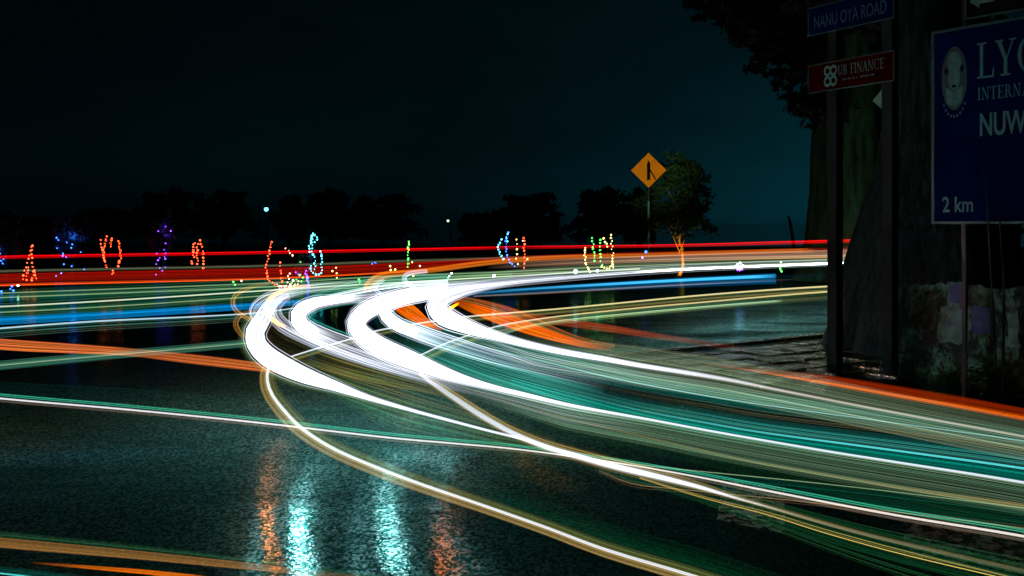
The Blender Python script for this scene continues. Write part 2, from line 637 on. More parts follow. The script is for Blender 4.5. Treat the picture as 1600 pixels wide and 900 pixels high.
def trail(name, label, z, pts, core=None, layers=(), group=None):
    """a light carried along the road at height z.
    pts: (x, y, width) rows of its course; core: (colour, radiance, width factor, profile, hue end colour)
    layers: dict(n, u, L, col, r, W, p): n fine strands spread over u*W"""
    R, s = spline(pts)
    x, y, w = R.T
    D = (CAM_H - z) * F / (y - HY)
    tx, ty = np.gradient(x), np.gradient(y)
    ln = np.hypot(tx, ty) + 1e-9
    nx, ny = -ty / ln, tx / ln

    def world_path(off, jit):
        d = D * (1 + jit)
        # keep the strand at its place in the bundle's cross-section
        return np.stack([(x + nx * off - CX) / F * d, d, CAM_H - (y + ny * off - HY) / F * d], axis=1)

    i0 = len(s) // 2
    root = empty(name, (float((x[i0] - CX) / F * D[i0]), float(D[i0]), 0.0))
    bpy_off = np.array(root.location)
    tag(root, label, 'light trail', group)
    for cr in ([core] if isinstance(core, dict) else (core or [])):
        c = np.asarray(cr['col'], float)
        c2 = np.asarray(cr.get('col2', c), float)
        e = prof(s, cr.get('p')) * cr['L'] * 0.5
        k = prof(s, cr.get('mix', [(0, 0), (1, 1)]))[:, None]
        C = (c * (1 - k) + c2 * k) * e[:, None]
        off = cr.get('u', 0.0) * w
        P = world_path(off, 0.0) - bpy_off
        rad = w * cr.get('f', 1.0) * 0.5 * D / F
        strands_mesh('core', [P], [rad], [C], M_CORE, root, sides=10)
    PP, RR, CC = [], [], []
    for ly in layers:
        n = max(3, int(round(ly['n'] * 0.72)))
        u0, u1 = ly.get('u', (-0.5, 0.5))
        W = ly.get('W')
        if W is None:
            Wv = w
        elif isinstance(W, (int, float)):
            Wv = np.full_like(s, W)
        else:
            Wv = prof(s, W)
        r = ly.get('r', 0.8)
        gain = FRINGE if np.mean(ly['col']) < 0.35 else 1.15
        e = gain * ly['L'] * (np.abs(u1 - u0) * Wv) / (4 * n * r) * prof(s, ly.get('p'))
        if ly.get('cap'):
            e = np.minimum(e, ly['cap'])
        c = np.asarray(ly['col'], float)
        c2 = np.asarray(ly.get('col2', c), float)
        for k in range(n):
            u = u0 + (u1 - u0) * (k + RNG.uniform(0, 1)) / n
            g = float(np.exp(RNG.normal(-0.12, ly.get('v', 0.6))))
            edge = ly.get('edge')
            if edge:                       # falls off away from the core
                q = (u - u0) / (u1 - u0)
                g *= (1 - q) ** edge
            ph, fr = RNG.uniform(0, 6.28), RNG.uniform(0.6, 2.0)
            off = (u * Wv if (W is None or abs(abs(u0) - 0.5) > 1e-6) else math.copysign(0.42, u0) * w + (u - u0) * Wv) + 0.02 * Wv * np.sin(ph + 6.28 * fr * s)
            a0, a1 = 0.0, 1.0
            t = RNG.uniform(0, 1)
            cc = c * (1 - t) + c2 * t
            jit = RNG.normal(0, 0.012)
            P = world_path(off, jit)
            keep = P[:, 2] > 0.03
            if keep.sum() < 3:
                continue
            idx = np.where(keep)[0]
            sl = slice(idx[0], idx[-1] + 1)
            PP.append(P[sl] - bpy_off)
            RR.append((np.full_like(s, r) * D / F)[sl])
            CC.append((cc[None, :] * (e * g)[:, None])[sl])
    if PP:
        o = strands_mesh('fringe', PP, RR, CC, M_GLOW, root)
        tag(o, kind='stuff')
    return root


WHITE = np.array((0.86, 0.91, 1.0))
LAV = np.array((0.62, 0.66, 0.82))
CREAM = lin(235, 220, 175)
OLIVE = lin(165, 140, 70)
GREEN = lin(70, 140, 90)
TEAL = lin(0, 150, 135)
CYAN = lin(90, 225, 225)
RED = lin(240, 5, 12)
ORANGE = lin(255, 115, 0)
AMBER = lin(230, 165, 75)
PALE = lin(190, 220, 160)
BLUE = lin(0, 140, 215)
GRN2 = lin(95, 135, 90)

# --- far road, running left to right
trail('tail_light_trail', 'thin bright red light trail, topmost streak across the whole junction', 1.15,
      [(-260, 408, 6), (0, 402, 6), (400, 395, 5.6), (770, 387.5, 5.4), (830, 386.5, 5.4), (1050, 384, 5.6), (1200, 380, 6), (1420, 374, 6.5)],
      core=[dict(col=RED, L=0.42, f=0.75, p=[(0, 1), (0.60, 0.9), (0.625, 0.25), (0.645, 0.25), (0.665, 0.8), (1, 1)])],
      layers=[dict(n=5, u=(-0.45, 0.45), L=0.12, col=RED, r=0.7)])
trail('tail_light_trail', 'dull grey-green hairline trail between the two red streaks on the left', 1.05,
      [(-260, 433, 3), (0, 424, 3), (400, 416, 3), (600, 409, 3), (760, 404, 3), (1000, 396, 2)],
      layers=[dict(n=5, u=(-0.5, 0.5), L=0.10, col=lin(150, 160, 120), r=0.6, p=[(0, 1), (0.7, 1), (1, 0)])])
trail('tail_light_trail', 'broad dark red band of light above the green streaks on the left', 0.95,
      [(-260, 446, 17), (0, 437, 17), (300, 430, 16), (450, 426, 15), (600, 419, 14), (700, 413, 12), (800, 406, 10), (1000, 398, 8), (1420, 388, 6)],
      layers=[dict(n=26, u=(-0.5, 0.5), L=0.14, col=lin(205, 12, 5), col2=lin(180, 30, 5), r=0.7, v=0.35, p=[(0, 1), (0.55, 1), (0.75, 0.55), (1, 0.6)]),
              dict(n=4, u=(0.45, 0.6), L=0.5, col=lin(235, 80, 20), r=0.7, p=[(0, 1), (0.5, 0.9), (0.6, 0)])])
trail('indicator_trail', 'orange light trail curling up from the white bands and running off right', 0.85,
      [(574, 455, 14), (576, 446, 14), (586, 436, 13), (606, 429, 11), (640, 425.5, 8), (690, 420, 8), (740, 413, 8), (800, 407, 7), (880, 402, 6), (1000, 399, 6), (1160, 394, 6), (1420, 387, 6)],
      layers=[dict(n=16, u=(-0.5, 0.5), L=0.55, col=lin(255, 125, 10), col2=lin(245, 150, 50), r=0.7, v=0.3, p=[(0, 0.9), (0.1, 1), (0.3, 1.0), (0.6, 0.75), (1, 0.8)])])
trail('headlight_trail', 'small white hook of light beside the orange curl', 0.75,
      [(668, 424, 5), (645, 426, 6), (634, 430, 7), (632, 437, 7), (638, 444, 7), (652, 452, 6)],
      layers=[dict(n=10, u=(-0.5, 0.5), L=0.8, col=LAV, r=0.6, v=0.3)])
trail('headlight_trail', 'tiny grey-white hook of light inside the orange curl', 0.75,
      [(600, 437, 5), (588, 444, 7), (586, 450, 8), (590, 456, 7), (602, 464, 5)],
      layers=[dict(n=10, u=(-0.5, 0.5), L=0.6, col=LAV, r=0.6, v=0.4)])

far_rows = [
    ('pale green light trail, first below the dark red band on the left', 0.80, [(-260, 466, 3), (0, 458, 3), (400, 443, 3), (600, 432, 3), (760, 426, 3), (1000, 415, 3), (1420, 402, 3)], PALE, 0.42),
    ('pale green light trail, second below the dark red band on the left', 0.78, [(-260, 475, 3), (0, 465, 3), (400, 449, 3), (600, 438, 3), (800, 428, 3), (1420, 405, 3)], PALE, 0.42),
    ('cream light trail, third and brightest of the pale streaks on the left', 0.75, [(-260, 489, 3.5), (0, 479, 3.5), (200, 468, 3.5), (400, 455, 3.5), (520, 447, 3), (700, 437, 3), (1000, 420, 3)], lin(240, 245, 215), 0.8),
    ('pale green light trail just above the blue streak on the left', 0.72, [(-260, 499, 3), (0, 488, 3), (200, 477, 3), (400, 463, 3), (520, 452, 3), (640, 445, 3)], PALE, 0.45),
]
for lab, z, pts, c, L in far_rows:
    trail('headlight_trail', lab, z, pts, core=[dict(col=c, L=L, f=0.55)],
          layers=[dict(n=14, u=(-0.5, 0.5), W=9, L=0.05, col=GREEN, col2=lin(0, 110, 80), r=0.6)])
trail('headlight_trail', 'wide dim green sheet of fine streaks at the left edge of the junction', 0.70,
      [(-260, 488, 50), (0, 478, 48), (200, 467, 44), (400, 453, 34), (520, 447, 26), (640, 439, 20), (800, 430, 14)],
      layers=[dict(n=44, u=(-0.5, 0.5), L=0.045, col=lin(0, 110, 75), col2=lin(20, 120, 90), r=0.8, v=0.4),
              dict(n=10, u=(-0.5, 0.5), L=0.05, col=GRN2, r=0.6, p=[(0, 0), (0.5, 0.2), (0.7, 1), (1, 1)])])
trail('headlight_trail', 'bright blue light trail running in from the left edge', 0.70,
      [(-260, 513, 9), (0, 500, 9), (200, 489, 8), (330, 481, 8), (420, 475, 7), (470, 471, 5)],
      core=[dict(col=BLUE, L=0.75, f=0.35)],
      layers=[dict(n=20, u=(-0.5, 0.9), L=0.17, col=BLUE, col2=lin(0, 105, 160), r=0.7, v=0.35)])
trail('headlight_trail', 'icy white light trail directly below the blue streak on the left', 0.68,
      [(-260, 535, 4), (0, 513, 4), (150, 502, 4), (300, 495, 3.5), (400, 489, 3), (470, 480, 3)],
      core=[dict(col=lin(190, 235, 250), L=0.85, f=0.6)],
      layers=[dict(n=10, u=(0.5, 3.5), L=0.05, col=lin(120, 110, 80), col2=TEAL, r=0.6)])
trail('headlight_trail', 'bright blue light trail on the right ending near the big trunk', 0.72,
      [(700, 464, 4), (770, 456, 5), (850, 450, 6), (950, 444, 7), (1080, 437, 8), (1212, 431, 9)],
      core=[dict(col=lin(70, 190, 245), L=1.1, f=0.5, p=[(0, 0.0), (0.25, 0.45), (0.6, 1), (0.97, 1), (1, 0.2)])],
      layers=[dict(n=20, u=(-0.5, 1.4), L=0.13, col=BLUE, col2=lin(0, 95, 150), r=0.7, v=0.3, p=[(0, 0), (0.2, 0.6), (1, 1)])])
trail('headlight_trail', 'dim blue-grey streak continuing behind the sign posts', 0.72,
      [(900, 450, 10), (1100, 440, 10), (1250, 433, 10), (1420, 425, 8)],
      layers=[dict(n=14, u=(-0.5, 0.5), L=0.02, col=lin(0, 100, 130), r=0.7)])
trail('tail_light_trail', 'thin beige line under the blue streak on the right', 0.70,
      [(740, 463, 2), (850, 458, 2.5), (1000, 449, 2.5), (1110, 443, 2), (1250, 436, 1.5)],
      layers=[dict(n=5, u=(-0.5, 0.5), L=0.35, col=lin(205, 165, 125), r=0.6, p=[(0, 1), (0.7, 1), (1, 0)])])
trail('headlight_trail', 'band of white and beige streaks along the far road on the right', 0.76,
      [(640, 455, 20), (720, 446, 24), (800, 436, 24), (880, 429, 22), (960, 423, 20), (1060, 417, 18), (1200, 411, 17), (1420, 403, 16)],
      layers=[dict(n=34, u=(-0.15, 0.5), L=0.17, col=LAV, col2=WHITE, r=0.6, v=0.8),
              dict(n=22, u=(-0.6, -0.1), L=0.14, col=lin(190, 190, 140), col2=lin(150, 190, 150), r=0.6, v=0.5),
              dict(n=6, u=(0.16, 0.33), L=11.0, col=WHITE, r=0.7, v=0.3, p=[(0, 0.05), (0.45, 0.08), (0.6, 1), (1, 1)])])
trail('tail_light_trail', 'pinkish beige band between the orange and white streaks on the right', 0.82,
      [(760, 417, 8), (880, 410, 10), (1000, 405, 11), (1160, 400, 12), (1420, 394, 13)],
      layers=[dict(n=26, u=(-0.5, 0.5), L=0.20, col=lin(190, 115, 100), col2=lin(190, 165, 130), r=0.6, v=0.5, p=[(0, 0), (0.15, 0.5), (0.4, 1), (1, 1)]),
              dict(n=5, u=(0.3, 0.5), L=0.4, col=lin(240, 160, 60), r=0.6, p=[(0, 0), (0.5, 0.2), (0.7, 1), (1, 1)])])

# --- lines slanting up to the right
trail('headlight_trail', 'cream line crossing the white bands and rising to the trunk, upper of two', 0.66,
      [(455, 557, 3), (500, 543, 3), (550, 529, 3), (592, 516, 3), (682, 501, 3), (737, 494, 3), (820, 487, 3), (900, 480, 3), (1100, 461, 3.2), (1250, 450, 3.4), (1420, 441, 3.4)],
      core=[dict(col=WHITE, col2=lin(240, 225, 160), mix=[(0, 0), (0.2, 0.1), (0.4, 1), (1, 1)], L=0.95, f=0.7)],
      layers=[dict(n=10, u=(0.5, 2.8), L=0.09, col=OLIVE, col2=GREEN, r=0.6)])
trail('headlight_trail', 'cream line crossing the white bands and rising to the trunk, lower of two', 0.66,
      [(655, 556, 3), (680, 544, 3), (700, 535, 3), (750, 518, 3), (790, 507, 3), (875, 494, 3), (1000, 481, 3), (1100, 472, 3), (1250, 459, 3.2), (1420, 447, 3.4)],
      core=[dict(col=WHITE, col2=lin(240, 220, 150), mix=[(0, 0), (0.15, 0.1), (0.3, 1), (1, 1)], L=0.85, f=0.7)],
      layers=[dict(n=16, u=(0.5, 4.2), L=0.13, col=OLIVE, col2=GREEN, r=0.6, p=[(0, 1), (0.5, 1), (0.75, 0.4), (1, 0.1)])])
trail('headlight_trail', 'soft green line ending short of the sign posts on the right', 0.66,
      [(760, 530, 5), (850, 505, 5), (1000, 489, 5), (1120, 478, 5), (1224, 470, 5)],
      layers=[dict(n=9, u=(-0.5, 0.5), L=0.24, col=lin(130, 180, 140), r=0.7, p=[(0, 0.3), (0.3, 0.8), (0.97, 1), (1, 0)])])

# --- left side
trail('tail_light_trail', 'orange-brown light trail on the left sinking towards the white bend', 0.80,
      [(-260, 517, 17), (0, 538, 17), (100, 544, 15), (200, 550, 12), (300, 561, 14), (400, 573, 13), (440, 580, 10)],
      layers=[dict(n=34, u=(-0.5, 0.5), L=0.30, col=lin(215, 115, 50), col2=lin(185, 85, 40), r=0.8, v=0.4, p=[(0, 1), (0.62, 1), (0.68, 0.4), (0.75, 0.75), (0.93, 0.9), (1, 0.2)])])
trail('headlight_trail', 'sea-green light trail on the left rising towards the white bend', 0.70,
      [(-260, 597, 14), (0, 571, 14), (150, 557, 13), (300, 544, 12), (400, 535, 12)],
      core=[dict(col=lin(200, 225, 180), L=0.42, f=0.11)],
      layers=[dict(n=30, u=(-0.5, 0.5), L=0.13, col=lin(90, 160, 125), col2=lin(60, 130, 110), r=0.7, v=0.4)])
trail('headlight_trail', 'long thin white line crossing the whole foreground from the left edge', 0.66,
      [(-260, 596, 3.4), (0, 622.5, 3.4), (200, 640, 3.4), (400, 660, 3.4), (600, 683, 3.4), (700, 692, 3.2), (800, 701, 3), (900, 714, 3), (1000, 729, 3), (1100, 747, 3.4), (1200, 767, 4), (1400, 805, 4.4), (1600, 838, 5), (1850, 886, 5)],
      core=[dict(col=WHITE, col2=lin(255, 240, 225), L=0.9, f=0.8)],
      layers=[dict(n=6, u=(-2.6, -0.8), L=0.12, col=lin(60, 190, 150), r=0.6),
              dict(n=8, u=(0.4, 1.8), L=0.06, col=lin(160, 140, 120), r=0.6),
              dict(n=26, u=(-0.5, -13), W=[(0, 1.2), (0.25, 2.6), (0.5, 2.0), (1, 1)], L=0.011, col=lin(0, 120, 110), r=0.8, p=[(0, 1), (0.35, 0.8), (0.5, 0)])])
trail('headlight_trail', 'ochre light trail across the bottom left corner', 0.62,
      [(-260, 822, 17), (0, 848, 15), (200, 866, 13), (380, 884, 11), (560, 903, 7), (760, 928, 5)],
      layers=[dict(n=36, u=(-0.5, 0.5), L=0.33, col=lin(215, 155, 70), col2=lin(175, 125, 70), r=0.8, v=0.4, p=[(0, 1), (0.6, 0.9), (0.75, 0.4), (1, 0.3)]),
              dict(n=12, u=(-1.2, -0.5), L=0.03, col=GREEN, r=0.8)])
trail('tail_light_trail', 'short bright orange dash at the bottom left edge', 0.62,
      [(48, 879, 2), (110, 884, 4), (170, 889, 6), (250, 896, 7), (420, 915, 7), (600, 940, 6)],
      layers=[dict(n=14, u=(-0.5, 0.5), L=0.6, col=lin(255, 125, 0), r=0.8, v=0.3, p=[(0, 0.05), (0.15, 0.7), (0.3, 1), (1, 1)])])
trail('headlight_trail', 'icy white line cutting the extreme bottom left corner', 0.60,
      [(-260, 870, 4), (0, 896, 4), (70, 904, 4), (300, 930, 4)],
      core=[dict(col=CYAN, L=0.8, f=0.5)], layers=[dict(n=8, u=(-2.5, 0.5), L=0.03, col=TEAL, r=0.7)])

# --- the bends
trail('headlight_trail', 'leftmost thick white bend, sweeping down into a thin line to centre', 0.84,
      [(560, 446, 4), (510, 452, 6), (468, 457, 10), (437, 465, 16), (419, 481, 27), (410, 499, 31), (399, 517, 35), (401, 537, 36), (416, 555, 37), (444, 572, 35), (480, 588, 29), (525, 603.5, 19), (575, 621, 10), (640, 640, 6), (692, 654, 5), (760, 672, 4.5), (820, 687, 4.2), (867, 702, 4), (910, 714, 3)],
      core=[dict(col=WHITE, L=1.25, f=0.80, p=[(0, 0), (0.12, 0.0), (0.17, 0.35), (0.24, 0.8), (0.33, 0.9), (0.46, 0.9), (0.56, 0.75), (0.7, 0.68), (1, 0.6)])],
      layers=[dict(n=16, u=(-0.56, 0.56), L=0.5, v=0.8, col=LAV, r=0.6, p=[(0, 0.3), (0.2, 0.4), (0.28, 1), (0.5, 1), (1, 0.4)]),
              dict(n=18, u=(0.46, 0.75), L=0.16, col=OLIVE, col2=GREEN, r=0.7, edge=1),
              dict(n=36, u=(0.5, 3.0), W=[(0, 1), (0.45, 3), (0.62, 18), (0.8, 15), (1, 4)], L=0.10, col=lin(60, 150, 100), col2=lin(110, 140, 80), r=0.6, edge=0.8, p=[(0, 0), (0.42, 0), (0.52, 1), (0.85, 0.8), (1, 0)]),
              dict(n=30, u=(-0.5, -3.0), W=[(0, 1), (0.35, 2), (0.55, 15), (0.8, 12), (1, 4)], L=0.10, col=OLIVE, col2=lin(60, 140, 80), r=0.6, edge=0.6, p=[(0, 0), (0.35, 0.2), (0.5, 1), (0.8, 0.6), (1, 0)])])
trail('headlight_trail', 'loose loop of thin pale strands above the leftmost white bend', 0.86,
      [(560, 441, 6), (500, 448, 12), (450, 457, 17), (418, 466, 18), (400, 478, 16), (396, 491, 14), (405, 503, 12), (418, 512, 10)],
      layers=[dict(n=16, u=(-0.5, 0.5), L=0.3, col=LAV, col2=WHITE, r=0.6, v=0.9, p=[(0, 0.2), (0.3, 0.8), (1, 1)])])
trail('headlight_trail', 'second white bend from the left, fanning into lavender strands', 0.86,
      [(700, 449, 8), (640, 456, 10), (585, 463, 12), (530, 468, 14), (492, 473, 20), (470, 485, 25), (466, 499, 26), (477, 513, 26), (505, 527, 26), (550, 545, 28), (600, 562, 28), (650, 578, 22), (700, 594, 16), (740, 606, 10)],
      core=[dict(col=WHITE, L=40, f=0.8, p=[(0, 0.0), (0.25, 0.0), (0.32, 0.06), (0.38, 0.09), (0.42, 0.4), (0.45, 1), (0.48, 1), (0.51, 0.025), (0.58, 0.0), (0.8, 0.0), (1, 0)])],
      layers=[dict(n=46, u=(-0.6, 0.6), L=0.42, col=LAV, col2=WHITE, r=0.6, v=0.8, p=[(0, 1), (0.6, 1), (0.85, 0.6), (1, 0)]),
              dict(n=5, u=(-0.6, -0.75), L=0.2, col=lin(60, 200, 175), r=0.6)])
trail('headlight_trail', 'two thin white lines feeding the second bend from the upper right', 0.86,
      [(700, 441, 9), (640, 444, 10), (590, 450, 12), (550, 457, 12), (515, 464, 9), (485, 472, 6), (466, 480, 5)],
      layers=[dict(n=6, u=(-0.5, 0.5), L=0.8, col=WHITE, r=0.8, v=0.5), dict(n=16, u=(-0.5, 1.4), L=0.12, col=lin(60, 170, 150), r=0.6)])
trail('headlight_trail', 'lavender strands joining the first and second white bends', 0.86,
      [(452, 462, 10), (432, 476, 20), (430, 492, 24), (442, 508, 24), (470, 524, 22), (512, 543, 20), (560, 560, 18), (620, 580, 14), (690, 602, 9), (750, 618, 6)],
      layers=[dict(n=36, u=(-0.5, 0.5), L=0.40, col=LAV, col2=WHITE, r=0.6, v=0.8, p=[(0, 0.6), (0.2, 1), (0.6, 0.8), (1, 0)]),
              dict(n=30, u=(0.4, 1.8), L=0.10, col=OLIVE, col2=lin(90, 130, 60), r=0.6, p=[(0, 0), (0.3, 0.2), (0.45, 1), (0.8, 0.7), (1, 0)])])
trail('headlight_trail', 'broadest white bend in the middle, running off as a bright line right', 0.84,
      [(880, 431, 5), (820, 436, 7), (760, 442, 11), (700, 450, 20), (650, 459, 28), (606, 471, 32), (572, 486, 33), (557, 504, 33), (566, 523, 35), (596, 543, 37), (640, 562, 35), (680, 578, 27), (722, 592, 17), (770, 605, 10), (825, 618, 8), (900, 635, 6), (1012, 655, 4.2), (1125, 676, 3.8), (1287, 704, 3.8), (1400, 722, 4), (1600, 754, 4.6), (1850, 800, 5)],
      core=[dict(col=WHITE, L=1.3, f=0.82, p=[(0, 0.0), (0.06, 0.0), (0.09, 0.2), (0.13, 0.5), (0.17, 1), (0.32, 0.9), (0.38, 0.75), (0.45, 0.62), (1, 0.56)])],
      layers=[dict(n=20, u=(-0.56, 0.56), L=0.5, v=0.8, col=LAV, r=0.6, p=[(0, 0.25), (0.1, 0.5), (0.16, 1), (0.35, 1), (0.5, 0.4), (1, 0.2)]),
              dict(n=22, u=(0.5, 2.6), W=[(0, 0), (0.25, 1), (0.33, 7), (0.42, 14), (0.55, 11), (1, 12)], L=0.45, col=LAV, col2=lin(150, 190, 160), r=0.6, v=0.8, edge=0.8, p=[(0, 0), (0.29, 0), (0.34, 1), (0.42, 0.7), (0.5, 0)]),
              dict(n=70, u=(0.5, 3.6), W=[(0, 0), (0.3, 6), (0.42, 12), (0.6, 14), (1, 17)], L=0.11, col=lin(95, 160, 125), col2=lin(140, 165, 125), r=0.6, v=0.5, edge=0.25, p=[(0, 0), (0.32, 0), (0.42, 1.0), (0.6, 0.9), (1, 0.55)]),
              dict(n=40, u=(-0.5, -2.4), W=[(0, 0), (0.25, 2), (0.36, 12), (0.6, 10), (1, 8)], L=0.13, col=TEAL, col2=lin(20, 140, 100), r=0.6, v=0.5, edge=0.6, p=[(0, 0), (0.2, 0.2), (0.3, 0.8), (0.4, 1), (0.6, 0.5), (1, 0.3)])])
trail('headlight_trail', 'white arc between the dark lens and the orange lens, turning teal', 0.86,
      [(700, 457, 14), (650, 464, 18), (615, 472, 19), (602, 483, 20), (606, 496, 22), (624, 509, 21), (660, 523, 22), (710, 540, 22), (770, 558, 20), (850, 578, 16), (950, 601, 14)],
      core=[dict(col=WHITE, L=40, f=0.8, p=[(0, 0.03), (0.14, 0.05), (0.2, 0.3), (0.25, 1), (0.29, 1), (0.32, 0.025), (0.38, 0.01), (0.44, 0.002), (0.46, 0), (1, 0)])],
      layers=[dict(n=40, u=(-0.6, 0.6), L=0.48, col=LAV, col2=lin(150, 200, 220), r=0.6, v=0.8, p=[(0, 1), (0.33, 1), (0.37, 1.6), (0.44, 1.2), (0.6, 0.75), (0.8, 0.25), (1, 0)]),
              dict(n=44, u=(0.2, 1.5), W=[(0, 8), (0.4, 20), (0.6, 26), (1, 34)], L=0.14, col=lin(40, 160, 145), col2=lin(90, 185, 170), r=0.6, v=0.5, p=[(0, 0), (0.35, 0.1), (0.5, 1), (0.8, 1), (1, 0)])])
trail('headlight_trail', 'rightmost white bend, running off right as a cream line', 0.86,
      [(980, 426, 3), (900, 432, 5), (830, 438, 8), (770, 446, 11), (722, 455, 19), (692, 466, 27), (680, 479, 32), (694, 495, 36), (730, 511, 27), (772, 524, 17), (820, 537, 12), (880, 550, 10), (950, 562, 8.5), (1000, 571, 7.5), (1125, 591, 6), (1225, 611, 4), (1400, 645, 4), (1600, 682, 4), (1850, 730, 4)],
      core=[dict(col=WHITE, col2=lin(240, 225, 180), mix=[(0, 0), (0.45, 0), (0.62, 1), (1, 1)], L=1.25, f=0.80, p=[(0, 0.0), (0.1, 0.0), (0.15, 0.3), (0.19, 0.7), (0.22, 0.95), (0.32, 0.95), (0.38, 0.75), (0.5, 0.52), (0.62, 0.36), (1, 0.26)])],
      layers=[dict(n=24, u=(-0.56, 0.56), L=0.5, v=0.8, col=LAV, r=0.6, p=[(0, 0.2), (0.12, 0.35), (0.2, 1), (0.4, 1), (0.55, 0.3), (1, 0.1)]),
              dict(n=24, u=(0.4, 2.4), W=[(0, 0), (0.24, 6), (0.32, 18), (0.42, 15), (0.6, 10), (1, 12)], L=0.42, col=LAV, col2=lin(170, 200, 170), r=0.6, v=0.8, edge=0.7, p=[(0, 0), (0.24, 0), (0.3, 1), (0.38, 0.6), (0.5, 0.1), (0.6, 0)]),
              dict(n=56, u=(0.5, 3.0), W=[(0, 0), (0.3, 10), (0.45, 12), (0.6, 12), (1, 16)], L=0.13, col=lin(120, 160, 125), col2=lin(165, 170, 130), r=0.6, v=0.5, edge=0.3, p=[(0, 0), (0.3, 0), (0.4, 0.8), (0.55, 1), (1, 0.7)]),
              dict(n=44, u=(-0.5, -2.8), W=[(0, 0), (0.3, 4), (0.42, 12), (0.6, 14), (1, 10)], L=0.13, col=lin(115, 155, 120), col2=lin(165, 170, 130), r=0.6, v=0.5, edge=0.5, p=[(0, 0), (0.3, 0.1), (0.4, 1), (0.6, 0.9), (1, 0.4)])])
trail('headlight_trail', 'white-cyan line, the first teal streak below the cream one on the right', 0.8,
      [(640, 512, 4), (700, 527, 5), (775, 547, 5), (875, 571, 5), (950, 589, 4.5), (1025, 604, 4), (1125, 622, 4), (1225, 637, 4), (1400, 661, 4), (1600, 689, 4), (1850, 730, 4)],
      core=[dict(col=lin(150, 240, 235), L=0.75, f=0.5, p=[(0, 0.2), (0.15, 0.6), (0.3, 1), (0.5, 0.7), (0.65, 0.55), (1, 0.9)])],
      layers=[dict(n=34, u=(-0.5, -5), L=0.16, col=lin(40, 160, 145), col2=lin(100, 180, 155), r=0.6, v=0.6, edge=0.7, p=[(0, 0.3), (0.2, 1), (0.5, 1), (0.7, 0.4), (1, 0.3)]),
              dict(n=16, u=(0.5, 3), L=0.06, col=TEAL, r=0.6, edge=0.7)])
trail('headlight_trail', 'bright cyan line just above the white line that reaches the right edge', 0.8,
      [(800, 590, 3), (900, 616, 4), (1000, 641, 4.5), (1100, 660, 5), (1200, 677, 5), (1400, 704, 5.5), (1600, 732, 6), (1850, 772, 6)],
      core=[dict(col=CYAN, L=0.95, f=0.6, p=[(0, 0), (0.1, 0.12), (0.3, 0.5), (0.5, 0.9), (1, 1)])],
      layers=[dict(n=30, u=(-0.5, -4.5), L=0.16, col=lin(30, 155, 145), col2=lin(80, 185, 170), r=0.6, v=0.6, edge=0.8, p=[(0, 0), (0.2, 0.5), (0.4, 1), (1, 0.8)]),
              dict(n=16, u=(0.5, 3.6), L=0.10, col=TEAL, r=0.6, edge=0.3),
              dict(n=12, u=(-4.5, -7), L=0.07, col=lin(120, 120, 90), r=0.5, p=[(0, 0), (0.4, 0.5), (1, 1)])])
trail('headlight_trail', 'slim white band splitting off below the middle bend towards lower right', 0.8,
      [(655, 583, 5), (672, 596, 7), (700, 615, 9), (750, 648, 10), (800, 676, 10), (850, 697, 11), (900, 712, 12), (950, 726, 13), (1000, 738, 13), (1050, 750, 11), (1100, 763, 8), (1150, 778, 5), (1200, 792, 4), (1300, 821, 4), (1400, 847, 4), (1600, 893, 4), (1800, 940, 4)],
      core=[dict(col=WHITE, col2=lin(230, 190, 110), mix=[(0, 0), (0.4, 0), (0.55, 1), (1, 1)], L=1.0, f=0.62, p=[(0, 0.4), (0.1, 0.5), (0.2, 0.8), (0.3, 1), (0.42, 0.9), (0.52, 0.3), (0.6, 0.2), (0.75, 0.1), (1, 0.02)])],
      layers=[dict(n=16, u=(-0.45, 0.45), L=0.30, col=LAV, r=0.6, p=[(0, 1), (0.4, 1), (0.5, 0.3), (1, 0)]),
              dict(n=12, u=(0.3, 0.75), L=0.35, col=lin(220, 170, 90), col2=OLIVE, r=0.6, edge=0.4, p=[(0, 1), (0.35, 0.9), (0.5, 1), (0.7, 0.4), (1, 0.1)]),
              dict(n=16, u=(-0.3, -1.1), L=0.2, col=lin(185, 150, 80), col2=OLIVE, r=0.6, edge=0.5, p=[(0, 1), (0.3, 0.8), (0.5, 0.5), (1, 0.2)]),
              dict(n=34, u=(-1.5, 4.5), W=[(0, 2), (0.4, 5), (0.7, 12), (1, 16)], L=0.022, col=lin(20, 120, 70), col2=lin(60, 120, 70), r=0.7, p=[(0, 0), (0.2, 0.4), (0.5, 1), (1, 1)])])
trail('headlight_trail', 'nearest arc, a white line with olive edges leaving at the bottom', 0.64,
      [(428, 560, 12), (419, 578, 14), (418, 596, 16), (426, 618, 17), (448, 646, 18), (475, 672, 18), (525, 703, 17), (600, 735, 17), (662, 758, 16), (750, 788, 15), (850, 823, 15), (950, 860, 16), (1087, 901, 17), (1200, 938, 17), (1400, 1004, 18)],
      core=[dict(col=WHITE, L=1.0, f=0.26, p=[(0, 1), (0.4, 0.9), (1, 0.75)])],
      layers=[dict(n=26, u=(0.08, 0.8), L=0.22, col=lin(180, 150, 90), col2=OLIVE, r=0.7, v=0.5, edge=0.3),
              dict(n=22, u=(-0.08, -0.9), L=0.12, col=OLIVE, col2=lin(110, 140, 70), r=0.7, v=0.5, edge=0.8),
              dict(n=30, u=(-0.4, -2.6), L=0.03, col=lin(20, 130, 80), r=0.8, edge=0.5, p=[(0, 0), (0.3, 0.4), (0.6, 1), (1, 1)])])
